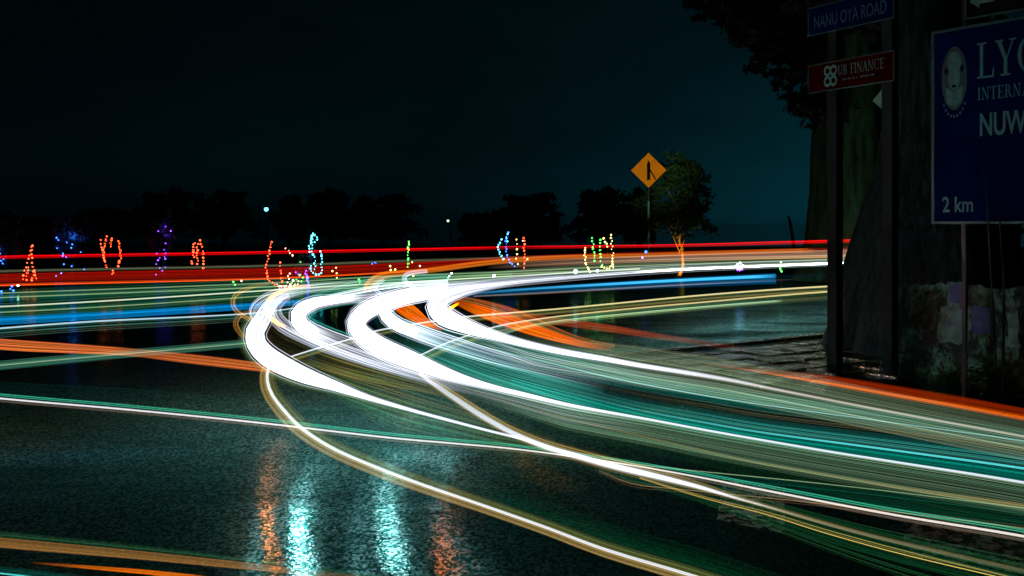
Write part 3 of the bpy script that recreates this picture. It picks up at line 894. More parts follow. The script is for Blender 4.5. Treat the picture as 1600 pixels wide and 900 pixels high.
trail('headlight_trail', 'faint yellow line under the green streaks on the lower right', 0.62,
      [(640, 572, 3), (720, 603, 3), (800, 630, 3), (880, 652, 3), (975, 675, 3), (1060, 695, 3), (1150, 716, 3), (1200, 726, 3.4), (1325, 748, 4), (1425, 765, 5), (1500, 776, 6), (1600, 791, 7), (1850, 830, 8)],
      layers=[dict(n=10, u=(-0.5, 0.5), L=0.40, col=lin(215, 185, 105), col2=lin(170, 140, 70), r=0.6, v=0.5, p=[(0, 0.2), (0.3, 0.45), (0.6, 0.7), (0.8, 1), (1, 1)]),
              dict(n=40, u=(1, 9), L=0.022, col=lin(10, 120, 75), col2=lin(60, 110, 60), r=0.7, edge=0.4, p=[(0, 0.2), (0.3, 1), (1, 1)])])
trail('headlight_trail', 'pale green line diverging above the long white one on the lower right', 0.64,
      [(940, 715, 2), (992, 725, 3), (1060, 733, 3), (1150, 742, 3), (1250, 752, 3), (1350, 763, 3), (1450, 775, 3), (1600, 794, 3), (1850, 828, 3)],
      core=[dict(col=lin(170, 215, 160), L=0.5, f=0.5, p=[(0, 1), (0.6, 0.8), (1, 0.4)])],
      layers=[dict(n=24, u=(1, 10), L=0.03, col=lin(0, 110, 80), col2=lin(0, 120, 100), r=0.7),
              dict(n=6, u=(9, 12), L=0.1, col=lin(130, 105, 70), r=0.6)])
trail('headlight_trail', 'faint green sheet hugging the dark lower right corner', 0.55,
      [(1000, 745, 20), (1100, 775, 26), (1200, 800, 34), (1300, 830, 40), (1420, 862, 44), (1600, 905, 46), (1800, 955, 46)],
      layers=[dict(n=44, u=(-0.5, 0.5), L=0.022, col=lin(20, 110, 55), col2=lin(40, 120, 80), r=0.8, p=[(0, 0.2), (0.3, 1), (1, 1)]),
              dict(n=3, u=(0.0, 0.15), L=0.2, col=OLIVE, r=0.6)])

# --- orange
trail('tail_light_trail', 'bright orange streak beneath the tip of the rightmost white bend', 0.62,
      [(704, 468, 6), (722, 475, 11), (745, 484, 16), (787, 499, 20), (830, 514, 18), (870, 527, 13), (912, 538, 9), (960, 546, 7)],
      layers=[dict(n=52, u=(-0.5, 0.5), L=0.95, col=lin(255, 125, 0), col2=lin(250, 85, 0), r=0.7, v=0.4, p=[(0, 0.15), (0.1, 0.5), (0.2, 1), (0.7, 1), (0.85, 0.5), (1, 0)]),
              dict(n=16, u=(-1.1, -0.4), L=0.14, col=lin(190, 60, 0), col2=OLIVE, r=0.7)])
trail('tail_light_trail', 'dull red-brown streak fading out towards the wet pavement', 0.64,
      [(740, 472, 10), (800, 488, 12), (850, 499, 12), (900, 506, 12), (950, 513, 11), (1025, 525, 9), (1100, 536, 8), (1180, 548, 7)],
      layers=[dict(n=30, u=(-0.5, 0.5), L=0.17, col=lin(200, 65, 15), col2=lin(150, 70, 40), r=0.7, v=0.35, p=[(0, 0.4), (0.3, 0.8), (0.5, 1), (0.7, 0.5), (0.85, 0.22), (1, 0)])])
trail('tail_light_trail', 'bright orange streak passing in front of the sign posts to the right edge', 0.70,
      [(1095, 566, 3), (1150, 574, 5), (1200, 581, 8), (1260, 590, 13), (1300, 596, 16), (1400, 613, 19), (1500, 630, 20), (1600, 648, 20), (1850, 694, 20)],
      core=[dict(col=lin(255, 110, 0), L=0.5, f=0.22, u=0.25, p=[(0, 0), (0.1, 0.3), (0.2, 1), (1, 0.9)])],
      layers=[dict(n=30, u=(-0.5, 0.1), L=0.13, col=lin(215, 60, 0), col2=lin(150, 35, 0), r=0.7, v=0.35, p=[(0, 0), (0.15, 0.4), (0.3, 1), (1, 0.6)]),
              dict(n=16, u=(0.05, 0.5), L=0.32, col=lin(255, 110, 0), col2=lin(255, 90, 0), r=0.7, v=0.35, p=[(0, 0.3), (0.15, 0.8), (1, 0.9)])])
trail('tail_light_trail', 'small orange lens of light enclosed by the white bends', 0.62,
      [(606, 468, 8), (624, 478, 18), (640, 487, 22), (654, 496, 18), (670, 506, 9), (692, 516, 3)],
      layers=[dict(n=26, u=(-0.5, 0.5), L=1.1, col=lin(255, 125, 0), col2=lin(245, 80, 0), r=0.7, v=0.4, p=[(0, 0.6), (0.8, 1), (1, 0)])])
trail('indicator_trail', 'thin amber hoop left of the white bends', 0.9,
      [(440, 440, 4), (405, 446, 6), (382, 453, 8), (367, 463, 9), (364, 475, 9), (371, 487, 9), (388, 498, 8), (405, 507, 6)],
      layers=[dict(n=9, u=(-0.5, 0.5), L=0.36, col=lin(235, 165, 70), r=0.7, v=0.6, p=[(0, 0.1), (0.3, 0.7), (1, 1)])])
trail('indicator_trail', 'amber trail buried in the leftmost white bend, plain only in its road reflection', 0.88,
      [(490, 446, 6), (462, 449, 8), (440, 455, 10), (424, 465, 11), (416, 477, 12), (417, 489, 12), (428, 501, 11), (445, 511, 9), (470, 521, 6)],
      core=[dict(col=lin(255, 80, 3), L=75.0, f=0.45, p=[(0, 0), (0.12, 0.02), (0.3, 0.2), (0.42, 0.6), (0.5, 1), (0.72, 1), (0.8, 0.0), (1, 0.0)])])
trail('indicator_trail', 'orange trail buried in the rightmost white bend, plain only in its road reflection', 0.88,
      [(716, 474, 6), (704, 482, 9), (695, 490, 10), (690, 499, 11), (697, 506, 10), (716, 511, 9), (742, 516, 6)],
      core=[dict(col=lin(255, 70, 0), L=80.0, f=0.45, p=[(0, 0.1), (0.2, 0.9), (0.7, 1), (1, 0.3)])])
trail('indicator_trail', 'faint brown hoop just below the amber hoop', 0.88,
      [(392, 486, 4), (376, 492, 6), (368, 503, 7), (371, 515, 7), (382, 528, 5)],
      layers=[dict(n=7, u=(-0.5, 0.5), L=0.14, col=lin(190, 130, 60), r=0.7, v=0.6)])


# ------------------------------------------------------------------ foliage
def leaf_arrays(centres, sizes, rng, squash=0.8):
    """one bent leaf-clump quad pair for each centre"""
    n = len(centres)
    a = rng.normal(size=(n, 3))
    a /= np.linalg.norm(a, axis=1, keepdims=True)
    b = rng.normal(size=(n, 3))
    b -= a * (a * b).sum(1, keepdims=True)
    b /= np.linalg.norm(b, axis=1, keepdims=True)
    c = np.cross(a, b)
    s = sizes[:, None]
    p0 = centres - a * s
    p1 = centres + b * s * 0.42 + c * s * 0.12
    p2 = centres + a * s
    p3 = centres - b * s * 0.42 + c * s * 0.12
    V = np.stack([p0, p1, p2, p3], axis=1).reshape(-1, 3)
    i = np.arange(n) * 4
    Fc = np.concatenate([np.stack([i, i + 1, i + 2], 1), np.stack([i, i + 2, i + 3], 1)])
    return V, Fc


def np_mesh(name, V, Fc, mat, parent=None):
    me = bpy.data.meshes.new(name)
    me.vertices.add(len(V))
    me.vertices.foreach_set('co', V.astype(np.float32).ravel())
    k = Fc.shape[1]
    me.loops.add(len(Fc) * k)
    me.loops.foreach_set('vertex_index', Fc.astype(np.int32).ravel())
    me.polygons.add(len(Fc))
    me.polygons.foreach_set('loop_start', (np.arange(len(Fc)) * k).astype(np.int32))
    me.update(calc_edges=True)
    me.materials.append(mat)
    o = bpy.data.objects.new(name, me)
    COL.objects.link(o)
    if parent:
        o.parent = parent
    return o


def crown_points(blobs, per, rng):
    """blobs: (x, y, z, rx, ry, rz); leaves gather in clumps near the skin of each blob"""
    out = []
    for (x, y, z, rx, ry, rz) in blobs:
        nc = max(6, per // 26)
        d = rng.normal(size=(nc, 3))
        d /= np.linalg.norm(d, axis=1, keepdims=True)
        d *= rng.uniform(0.45, 1.0, size=(nc, 1)) ** 0.6
        cc = d * np.array((rx, ry, rz)) + np.array((x, y, z))
        k = max(4, per // nc)
        pts = np.repeat(cc, k, axis=0) + rng.normal(size=(nc * k, 3)) * np.array((rx, ry, rz)) * 0.17
        out.append(pts)
    return np.vstack(out)


def tree(name, label, base, h, wdt, rng, mat=M_LEAF_DARK, trunk_r=0.16, per=420, leaf=0.16, nblob=7, low=0.25, group=None, trunk_mat=M_BARK, lean=0.0, sway=0.06):
    r = empty(name, base)
    tag(r, label, 'tree', group)
    top = h * 0.72
    path = [(lean * t * t + sway * math.sin((3 if sway < 0.1 else 8) * t), 0.05 * math.sin(5 * t), top * t) for t in (0, 0.12, 0.3, 0.5, 0.75, 1.0)]
    V, Fc = tube_arrays(path, [trunk_r * q for q in (1.35, 1.0, 0.85, 0.7, 0.5, 0.2)], 9)
    V = list(V)
    Fc = list(Fc)
    blobs = []
    for k in range(nblob):
        t = (k + 0.5) / nblob
        an = k * 2.4 + rng.uniform(-0.4, 0.4)
        zz = h * (low + (0.86 - low) * t)
        rad = wdt * 0.5 * math.sin(math.pi * min(0.95, 0.28 + 0.62 * t)) * 0.62
        bx, by = math.cos(an) * rad * rng.uniform(0.4, 1.1), math.sin(an) * rad * rng.uniform(0.4, 1.1)
        br = wdt * rng.uniform(0.2, 0.3) * (1.1 - 0.35 * t)
        blobs.append((bx, by, zz, br, br, min(br * rng.uniform(0.6, 0.9), h * 0.96 - zz + 0.01 if h * 0.96 - zz > 0.2 else 0.3)))
        t0 = max(0.25, min(0.9, (zz - h * 0.22) / top))
        st = Vector((lean * t0 * t0, 0, top * t0))
        en = Vector((bx, by, zz))
        v2, f2 = tube_arrays([st, st.lerp(en, 0.5) + Vector((0, 0, 0.05 * h * 0.3)), en], [trunk_r * 0.42, trunk_r * 0.28, trunk_r * 0.1], 5)
        o0 = len(V)
        V += v2
        Fc += [tuple(i + o0 for i in f) for f in f2]
    mesh_obj('trunk', V, Fc, trunk_mat, r, smooth=True)
    P = crown_points(blobs, per, rng)
    P = P[P[:, 2] > h * low * 0.45]
    LV, LF = leaf_arrays(P, rng.uniform(0.6, 1.3, len(P)) * leaf, rng)
    c = np_mesh('crown', LV, LF, mat, r)
    return r


def gx(px, d):
    return (px - CX) / F * d


far_trees = [
    (60, 345, 150, 74, 'low dark tree mass at the left edge behind the blue lit shrub'),
    (165, 330, 120, 78, 'dark round tree behind the two red loops of bulbs'),
    (262, 292, 90, 84, 'tall dark tree above the violet lit shrub'),
    (350, 298, 110, 80, 'dark tree left of the blue-white street lamp'),
    (452, 302, 56, 70, 'narrow dark tree just right of the blue-white street lamp'),
    (515, 294, 90, 76, 'dark tree above the teal double U of bulbs'),
    (598, 306, 120, 74, 'wide dark tree left of the small leaning lamp post'),
    (742, 336, 62, 70, 'low dark tree just right of the small leaning lamp post'),
    (830, 305, 124, 62, 'wide round black tree above the blue and red bulb strings'),
    (936, 292, 98, 60, 'domed black tree left of the amber sign'),
    (998, 292, 60, 64, 'dark tree right behind the post of the amber sign'),
]
for px, ty, wpx, d, lab in far_trees:
    h = CAM_H + (HY - ty) * d / F
    w = wpx * d / F * 1.15
    tree('tree', lab, (gx(px, d), d, 0), h * 1.04, w, np.random.default_rng(int(px)), per=330, leaf=0.30, nblob=9, low=0.12, group='dark trees beyond the far road', trunk_r=0.2)

# the tree by the amber sign, its trunk lit orange
lt = tree('tree', 'leafy green tree with an orange lit trunk right of the amber sign', (gx(1061, 25.0), 25.0, 0), 4.0, 2.5, np.random.default_rng(3),
          mat=M_LEAF, per=430, leaf=0.08, nblob=13, low=0.36, trunk_r=0.045, sway=0.16, trunk_mat=plain('pale_bark', (0.35, 0.25, 0.12), 0.8, 0.4, 6.0, bump=0.6))
lt.children[0].scale = (1, 1, 1)
ul = bpy.data.lights.new('uplight', 'SPOT')
ul.energy = 90.0
ul.color = (1.0, 0.42, 0.05)
ul.spot_size = math.radians(70)
ul.shadow_soft_size = 0.04
ulo = empty('ground_spotlight', (gx(1061, 25.0) - 0.25, 24.2, 0))
tag(ulo, 'small black spotlight on the verge lighting the orange trunk', 'spotlight')
bm = bmesh.new()
add_box(bm, (0, 0, 0.05), (0.12, 0.09, 0.1), bevel=0.015)
bm_obj('housing', bm, M_DARKMETAL, ulo)
lo = bpy.data.objects.new('lamp', ul)
lo.location = (0, 0.06, 0.14)
lo.rotation_euler = (math.radians(118), 0, math.radians(-18))
lo.parent = ulo
COL.objects.link(lo)

# big old tree behind the junction and its overhanging boughs
BT = (gx(1326, 23.5), 23.5, 0)
bt = empty('old_tree', BT)
tag(bt, 'huge old tree seen between the sign posts, boughs hanging over the sky', 'tree')
rngb = np.random.default_rng(11)
V, Fc = [], []
prof_r = [(0, 1.32), (0.5, 1.18), (1.2, 1.04), (2.2, 0.96), (3.6, 0.90), (5.5, 0.86), (8, 0.8), (12, 0.6), (16, 0.3)]
sides = 40
for i, (zz, rr) in enumerate(prof_r):
    for k in range(sides):
        an = 2 * math.pi * k / sides
        fl = 1 + 0.10 * math.sin(5 * an + 0.3 * zz) + 0.05 * math.sin(11 * an + zz) + (0.22 * max(0, math.sin(4 * an + 1)) * max(0, 1 - zz / 1.6))
        V.append((rr * fl * math.cos(an), rr * fl * math.sin(an), zz))
for i in range(len(prof_r) - 1):
    for k in range(sides):
        k2 = (k + 1) % sides
        Fc.append((i * sides + k, i * sides + k2, (i + 1) * sides + k2, (i + 1) * sides + k))
mesh_obj('trunk', V, Fc, M_BARK, bt, smooth=True)
blobs = []
VB, FB = [], []
edge = [(1030, -20), (1052, 8), (1080, 22), (1104, 40), (1130, 62), (1152, 78), (1176, 100), (1196, 118), (1212, 140), (1232, 160), (1246, 182), (1262, 204)]
for k, (px, py) in enumerate(edge):
    for j in range(3):
        d = 21.0 + j * 2.2
        p = at(px + 26 + j * 16 + rngb.uniform(-8, 8), py - 16 - j * 26, d)
        b = (p.x - BT[0], p.y - BT[1], p.z, rngb.uniform(0.4, 0.75), 0.7, rngb.uniform(0.16, 0.28))
        blobs.append(b)
        if j == 0:
            st = Vector((-0.4, 0, 9.5 - k * 0.25))
            en = Vector(b[:3])
            v2, f2 = tube_arrays([st, st.lerp(en, 0.5) + Vector((0, 0, 0.6)), en], [0.16, 0.09, 0.02], 6)
            o0 = len(VB)
            VB += v2
            FB += [tuple(i + o0 for i in f) for f in f2]
mesh_obj('bough', VB, FB, M_BARK, bt, smooth=True)
for k in range(34):
    px, py = rngb.uniform(1120, 1420), rngb.uniform(-120, 70)
    if py > -60 + (px - 1060) * 0.75:
        py -= 120
    p = at(px, py, rngb.uniform(21, 26))
    blobs.append((p.x - BT[0], p.y - BT[1], p.z, 1.0, 1.1, 0.7))
for k in range(26):
    blobs.append((rngb.uniform(-4, 6), rngb.uniform(-4, 5), rngb.uniform(9.5, 15), 1.6, 1.6, 1.1))
P = crown_points(blobs, 260, rngb)
LV, LF = leaf_arrays(P, rngb.uniform(0.5, 1.5, len(P)) * 0.12, rngb)
np_mesh('crown', LV, LF, M_LEAF_DARK, bt)

# near dark trunk behind the mossy wall
NT = (5.1, 10.15, 0)
nt_ = empty('old_tree', NT)
tag(nt_, 'black wet trunk with flared foot behind the sign posts', 'tree')
V, Fc = [], []
prof_r = [(0, 1.22), (0.35, 1.12), (0.8, 1.0), (1.3, 0.88), (2.1, 0.68), (3.0, 0.56), (4.5, 0.5), (7, 0.42), (9, 0.25)]
sides = 56
rows = []
zs = np.linspace(0, 9, 40)
rs = np.interp(zs, [a for a, b in prof_r], [b for a, b in prof_r])
for zz, rr in zip(zs, rs):
    for k in range(sides):
        an = 2 * math.pi * k / sides
        fl = 1 + 0.05 * math.sin(7 * an + 0.8 * zz) + 0.035 * math.sin(17 * an + 1.2 * zz) * math.sin(1.7 * zz + 3 * an) + 0.03 * math.sin(26 * an - 1.3 * zz)
        V.append((rr * fl * math.cos(an) + 0.03 * zz, rr * fl * math.sin(an), zz))
for i in range(len(zs) - 1):
    for k in range(sides):
        k2 = (k + 1) % sides
        Fc.append((i * sides + k, i * sides + k2, (i + 1) * sides + k2, (i + 1) * sides + k))
mesh_obj('trunk', V, Fc, M_BARK_NEAR, nt_, smooth=True)
rngn = np.random.default_rng(5)
blobs = [(rngn.uniform(-0.6, 4.5), rngn.uniform(-1.5, 2.5), rngn.uniform(5.2, 8.5), 1.0, 1.0, 0.7) for k in range(22)]
P = crown_points(blobs, 200, rngn)
LV, LF = leaf_arrays(P, rngn.uniform(0.6, 1.4, len(P)) * 0.12, rngn)
np_mesh('crown', LV, LF, M_LEAF_DARK, nt_)

# tall hedge behind the wall
hg = empty('hedge', (8.2, 11.2, 0))
tag(hg, 'tall black hedge behind the blue board and the mossy wall', 'hedge')
bl = []
for k in range(70):
    bl.append((rngn.uniform(-2.6, 5.0), rngn.uniform(-0.7, 0.9), rngn.uniform(0.3, 5.6), 0.7, 0.6, 0.6))
P = crown_points(bl, 230, rngn)
P = P[P[:, 2] > 0.02]
LV, LF = leaf_arrays(P, rngn.uniform(0.6, 1.4, len(P)) * 0.13, rngn)
np_mesh('foliage', LV, LF, M_LEAF_DARK, hg)
VB, FB = [], []
for k in range(9):
    x0 = -2.3 + k * 0.85
    v2, f2 = tube_arrays([(x0, 0.1, 0), (x0 + 0.1, 0, 2.4), (x0 + rngn.uniform(-0.3, 0.3), 0.1, 5.2)], [0.07, 0.05, 0.015], 6)
    o0 = len(VB)
    VB += v2
    FB += [tuple(i + o0 for i in f) for f in f2]
mesh_obj('stem', VB, FB, M_BARK_NEAR, hg, smooth=True)

# leaning dead stump on the far verge
st = empty('leaning_stake', (gx(1240, 26), 26, 0))
tag(st, 'dark leaning stake on the verge left of the huge old tree', 'stake')
tube_obj('stake', [(0.08, 0, 0), (0.02, 0, 0.8), (-0.1, 0, 1.6), (-0.16, 0, 1.85)], [0.07, 0.06, 0.055, 0.03], M_BARK, st)


# ------------------------------------------------------------------ lettering
SERIF = {  # strokes in a cell 0..1 high; rect: x0,z0,x1,z1 ; quad: 4 points ; arc: cx,cz,rx,rz,a0,a1,thick-thin
    'L': (0.62, [('r', .10, 0, .22, 1), ('r', .0, .95, .34, 1), ('r', .0, 0, .6, .05), ('q', (.54, .0), (.6, 0), (.62, .26), (.58, .26))]),
    'Y': (0.74, [('q', (.05, 1), (.2, 1), (.43, .46), (.33, .42)), ('q', (.62, 1), (.67, 1), (.43, .46), (.38, .46)), ('r', .31, 0, .43, .48), ('r', .2, 0, .54, .05), ('r', .0, .95, .28, 1), ('r', .5, .95, .74, 1)]),
    'C': (0.84, [('a', .46, .5, .44, .52, 40, 320), ('r', .76, .62, .80, .95)]),
    'E': (0.62, [('r', .10, 0, .22, 1), ('r', .0, .95, .56, 1), ('r', .0, 0, .6, .05), ('r', .2, .48, .44, .53), ('r', .53, .76, .57, 1), ('r', .56, 0, .60, .24), ('r', .40, .4, .44, .61)]),
    'U': (0.8, [('r', .10, .3, .22, 1), ('r', .0, .95, .32, 1), ('r', .60, .3, .65, 1), ('r', .5, .95, .75, 1), ('a', .375, .3, .27, .32, 180, 360)]),
    'M': (1.0, [('r', .12, 0, .16, 1), ('r', .78, 0, .90, 1), ('q', (.08, 1), (.22, 1), (.52, .02), (.46, .02)), ('q', (.76, 1), (.80, 1), (.52, .02), (.48, .02)), ('r', .02, 0, .26, .05), ('r', .68, 0, 1.0, .05)]),
    'I': (0.34, [('r', .10, 0, .22, 1), ('r', .0, .95, .32, 1), ('r', .0, 0, .32, .05)]),
    'N': (0.82, [('r', .10, 0, .15, 1), ('r', .64, 0, .69, 1), ('q', (.05, 1), (.2, 1), (.69, 0), (.60, 0)), ('r', .0, 0, .26, .05), ('r', .54, .95, .8, 1)]),
    'T': (0.68, [('r', .27, 0, .39, 1), ('r', .0, .95, .66, 1), ('r', .16, 0, .5, .05), ('r', .0, .76, .04, 1), ('r', .62, .76, .66, 1)]),
    'R': (0.74, [('r', .10, 0, .22, 1), ('r', .0, 0, .32, .05), ('r', .0, .95, .36, 1), ('a', .30, .74, .24, .26, -90, 90), ('r', .2, .48, .34, .53), ('q', (.30, .5), (.42, .5), (.74, 0), (.60, 0))]),
    'A': (0.76, [('q', (.34, 1), (.40, 1), (.14, 0), (.08, 0)), ('q', (.32, 1), (.44, 1), (.70, 0), (.56, 0)), ('r', .2, .34, .55, .39), ('r', .0, 0, .24, .05), ('r', .48, 0, .78, .05)]),
    'O': (0.9, [('a', .44, .5, .42, .52, 0, 360)]),
    'F': (0.58, [('r', .10, 0, .22, 1), ('r', .0, .95, .54, 1), ('r', .0, 0, .32, .05), ('r', .2, .48, .42, .53), ('r', .50, .76, .54, 1), ('r', .38, .4, .42, .61)]),
    'B': (0.7, [('r', .10, 0, .22, 1), ('r', .0, .95, .36, 1), ('r', .0, 0, .38, .05), ('a', .30, .76, .22, .24, -90, 90), ('a', .32, .26, .28, .27, -90, 90), ('r', .2, .49, .36, .54)]),
    ' ': (0.4, []),
}


def serif_text(name, txt, x, z, h, mat, parent, y=-0.006, sx=1.0, gap=0.06):
    V, Fc = [], []

    def poly(pts):
        o0 = len(V)
        # make every stroke face the viewer (-y)
        ar = sum(pts[i][0] * pts[(i + 1) % len(pts)][1] - pts[(i + 1) % len(pts)][0] * pts[i][1] for i in range(len(pts)))
        if ar < 0:
            pts = pts[::-1]
        for (u, v) in pts:
            V.append((cx + u * h * sx, y - 0.0004 * (len(Fc) % 5), z + v * h))
        Fc.append(tuple(range(o0, o0 + len(pts))))
    cx = x
    for ch in txt:
        adv, strokes = SERIF[ch]
        for s_ in strokes:
            if s_[0] == 'r':
                _, x0, z0, x1, z1 = s_
                poly([(x0, z0), (x1, z0), (x1, z1), (x0, z1)])
            elif s_[0] == 'q':
                poly(list(s_[1:]))
            else:
                _, ax, az, rx, rz, a0, a1 = s_
                n = 16
                for k in range(n):
                    t0, t1 = [math.radians(a0 + (a1 - a0) * (k + q) / n) for q in (0, 1)]
                    th0, th1 = [0.04 + 0.09 * abs(math.cos(t)) for t in (t0, t1)]
                    poly([(ax + rx * math.cos(t0), az + rz * math.sin(t0)), (ax + rx * math.cos(t1), az + rz * math.sin(t1)),
                          (ax + (rx - th1) * math.cos(t1), az + (rz - 0.05) * math.sin(t1)), (ax + (rx - th0) * math.cos(t0), az + (rz - 0.05) * math.sin(t0))])
        cx += (adv + gap) * h * sx
    return mesh_obj(name, V, Fc, mat, parent), cx


def sans_text(name, txt, x, z, h, mat, parent, y=-0.006, sx=1.0, bold=0.0, fit=None):
    cu = bpy.data.curves.new(name, 'FONT')
    cu.body = txt
    cu.size = h / 0.70
    cu.offset = bold
    cu.extrude = 0.0005
    o = bpy.data.objects.new(name, cu)
    COL.objects.link(o)
    dg = bpy.context.evaluated_depsgraph_get()
    me = bpy.data.meshes.new_from_object(o.evaluated_get(dg))
    bpy.data.objects.remove(o)
    bpy.data.curves.remove(cu)
    me.name = name
    me.materials.clear()
    me.materials.append(mat)
    q = bpy.data.objects.new(name, me)
    COL.objects.link(q)
    q.parent = parent
    q.location = (x, y, z)
    q.rotation_euler = (math.radians(90), 0, 0)
    if fit:
        sx = fit / max(v.co.x for v in me.vertices)
    q.scale = (sx, 1, 1)
    return q


def framed_panel(name, x0, z0, x1, z1, mat, parent, fw=0.012, th=0.012, frame_mat=M_FRAME, y=0.0):
    bm = bmesh.new()
    add_box(bm, ((x0 + x1) / 2, y, (z0 + z1) / 2), (x1 - x0, th, z1 - z0), bevel=0.002)
    p = bm_obj(name, bm, mat, parent)
    bm = bmesh.new()
    yy = y - th / 2 - 0.002
    add_box(bm, ((x0 + x1) / 2, yy, z0 + fw / 2), (x1 - x0, 0.006, fw))
    add_box(bm, ((x0 + x1) / 2, yy, z1 - fw / 2), (x1 - x0, 0.006, fw))
    add_box(bm, (x0 + fw / 2, yy, (z0 + z1) / 2), (fw, 0.006, z1 - z0 - 2 * fw))
    add_box(bm, (x1 - fw / 2, yy, (z0 + z1) / 2), (fw, 0.006, z1 - z0 - 2 * fw))
    bm_obj('frame', bm, frame_mat, p)
    return p


# ------------------------------------------------------------------ street name sign on two posts
A = Vector((3.24, 9.1, 0))
B = Vector((3.80, 8.26, 0))
u = (B - A).normalized()
rz = math.atan2(u.y, u.x)
sg = empty('street_sign', A, rz)
tag(sg, 'street name sign of stacked blue and red panels on two square posts', 'sign')
LNG = (B - A).length
for t in (0.279, 0.904):
    bm = bmesh.new()
    add_box(bm, (t * LNG, 0.075, 2.35), (0.115, 0.115, 4.7), bevel=0.006)
    bm_obj('post', bm, M_POST, sg)
p1 = framed_panel('panel', 0, 3.645, LNG, 3.955, M_BLUE, sg)
p1['label'] = 'blue panel reading NANU OYA ROAD'
sans_text('lettering', 'NANU OYA ROAD', 0.075, 3.715, 0.135, M_LETTER_DIM, p1, y=-0.010, fit=0.85)
p2 = framed_panel('panel', 0, 3.02, LNG, 3.33, M_RED, sg)
p2['label'] = 'dark red panel reading UB FINANCE'
_, nx_ = serif_text('lettering', 'UB', 0.375, 3.165, 0.105, M_LETTER, p2, y=-0.012, sx=0.70)
serif_text('lettering', 'FINANCE', nx_ + 0.03, 3.165, 0.105, M_LETTER, p2, y=-0.012, sx=0.70)
# emblem of four linked rings
bm = bmesh.new()
for (ex_, ez_) in ((-0.036, 0.06), (0.036, 0.06), (-0.036, -0.05), (0.036, -0.05)):
    n = 20
    r0, r1 = 0.026, 0.044
    vi = [bm.verts.new((0.285 + ex_ + r0 * math.cos(2 * math.pi * k / n), -0.011, 3.172 + ez_ + 1.15 * r0 * math.sin(2 * math.pi * k / n))) for k in range(n)]
    vo_ = [bm.verts.new((0.285 + ex_ + r1 * math.cos(2 * math.pi * k / n), -0.011 - 0.0007 * (ex_ > 0) - 0.0004 * (ez_ > 0), 3.172 + ez_ + 1.35 * r1 * math.sin(2 * math.pi * k / n))) for k in range(n)]
    for k in range(n):
        k2 = (k + 1) % n
        bm.faces.new((vo_[k], vo_[k2], vi[k2], vi[k]))
bm_obj('emblem', bm, M_WHITEPAINT, p2)
bm = bmesh.new()
xx = 0.40
rs_ = random.Random(4)
while xx < 0.78:
    wd = rs_.uniform(0.008, 0.02)
    if rs_.random() > 0.2:
        add_box(bm, (xx + wd / 2, -0.009, 3.118), (wd * 0.75, 0.002, 0.02))
    xx += wd
tag(bm_obj('small_print', bm, M_LETTER_DIM, p2), kind='stuff')
p3 = framed_panel('panel', 0, 4.035, LNG, 4.345, M_BLUE, sg)
# arrow plate hung from the rear post
bm = bmesh.new()
vs = [bm.verts.new(v) for v in ((0.70, 0.10, 2.87), (0.86, 0.10, 2.72), (0.86, 0.10, 3.02), (0.70, 0.11, 2.87), (0.86, 0.11, 2.72), (0.86, 0.11, 3.02))]
for f in ((0, 1, 2), (3, 5, 4), (0, 3, 4, 1), (1, 4, 5, 2), (2, 5, 3, 0)):
    bm.faces.new([vs[i] for i in f])
bm_obj('arrow_plate', bm, M_WHITEPAINT, sg)

# ------------------------------------------------------------------ blue board
BA = Vector((3.535, 7.0, 0))
bu = Vector((0.64, -0.768, 0)).normalized()
bd = empty('direction_board', BA, math.atan2(bu.y, bu.x))
tag(bd, 'large blue board with oval emblem and white lettering at the right edge', 'sign')
BW = 2.1
bp_ = framed_panel('panel', 0, 1.60, BW, 3.215, M_NAVY, bd, fw=0.022, th=0.02)
EY = -0.0125
# oval emblem


def disc(name, cx, cz, rx, rz_, mat, parent, y, n=36, a0=0, a1=360):
    bm = bmesh.new()
    vs = [bm.verts.new((cx + rx * math.cos(math.radians(a0 + (a1 - a0) * k / n)), y, cz + rz_ * math.sin(math.radians(a0 + (a1 - a0) * k / n)))) for k in range(n)]
    bm.faces.new(vs)
    return bm_obj(name, bm, mat, parent)


em = disc('emblem', 0.182, 2.80, 0.10, 0.262, M_EMB1, bp_, EY)
disc('emblem_figure', 0.182, 2.93, 0.055, 0.09, M_EMB2, em, EY - 0.002)
disc('emblem_figure', 0.182, 2.80, 0.046, 0.10, M_EMB2, em, EY - 0.0035)
bm = bmesh.new()
vs = [bm.verts.new(v) for v in ((0.115, EY - 0.003, 2.735), (0.182, EY - 0.003, 2.685), (0.249, EY - 0.003, 2.735), (0.240, EY - 0.003, 2.60), (0.182, EY - 0.003, 2.565), (0.124, EY - 0.003, 2.60))]
bm.faces.new(vs[::-1])
bm_obj('emblem_shield', bm, M_EMB2, em)
for (ox, oz, rx_, rz2) in ((-0.062, 2.865, 0.014, 0.03), (0.062, 2.875, 0.014, 0.03), (0.0, 2.735, 0.02, 0.012)):
    disc('emblem_dark_spot', 0.182 + ox, oz, rx_, rz2, M_NAVY, em, EY - 0.005, n=14)  # dark spots belonging to the emblem's own drawing
bm = bmesh.new()
for k in range(9):
    an = math.radians(215 + 110 * k / 8)
    add_box(bm, (0.182 + 0.10 * math.cos(an), EY - 0.001, 2.72 + 0.235 * math.sin(an)), (0.013, 0.002, 0.022))
bm_obj('emblem_motto', bm, M_LETTER_DIM, em)
serif_text('lettering', 'LYCEUM', 0.358, 2.772, 0.285, M_LETTER, bp_, y=EY, sx=0.72, gap=0.03)
serif_text('lettering', 'INTERNATIONAL', 0.362, 2.598, 0.10, M_LETTER, bp_, y=EY, sx=0.70, gap=0.1)
sans_text('lettering', 'NUWARA ELIYA', 0.372, 2.312, 0.178, M_LETTER, bp_, y=EY, sx=0.53, bold=0.005)
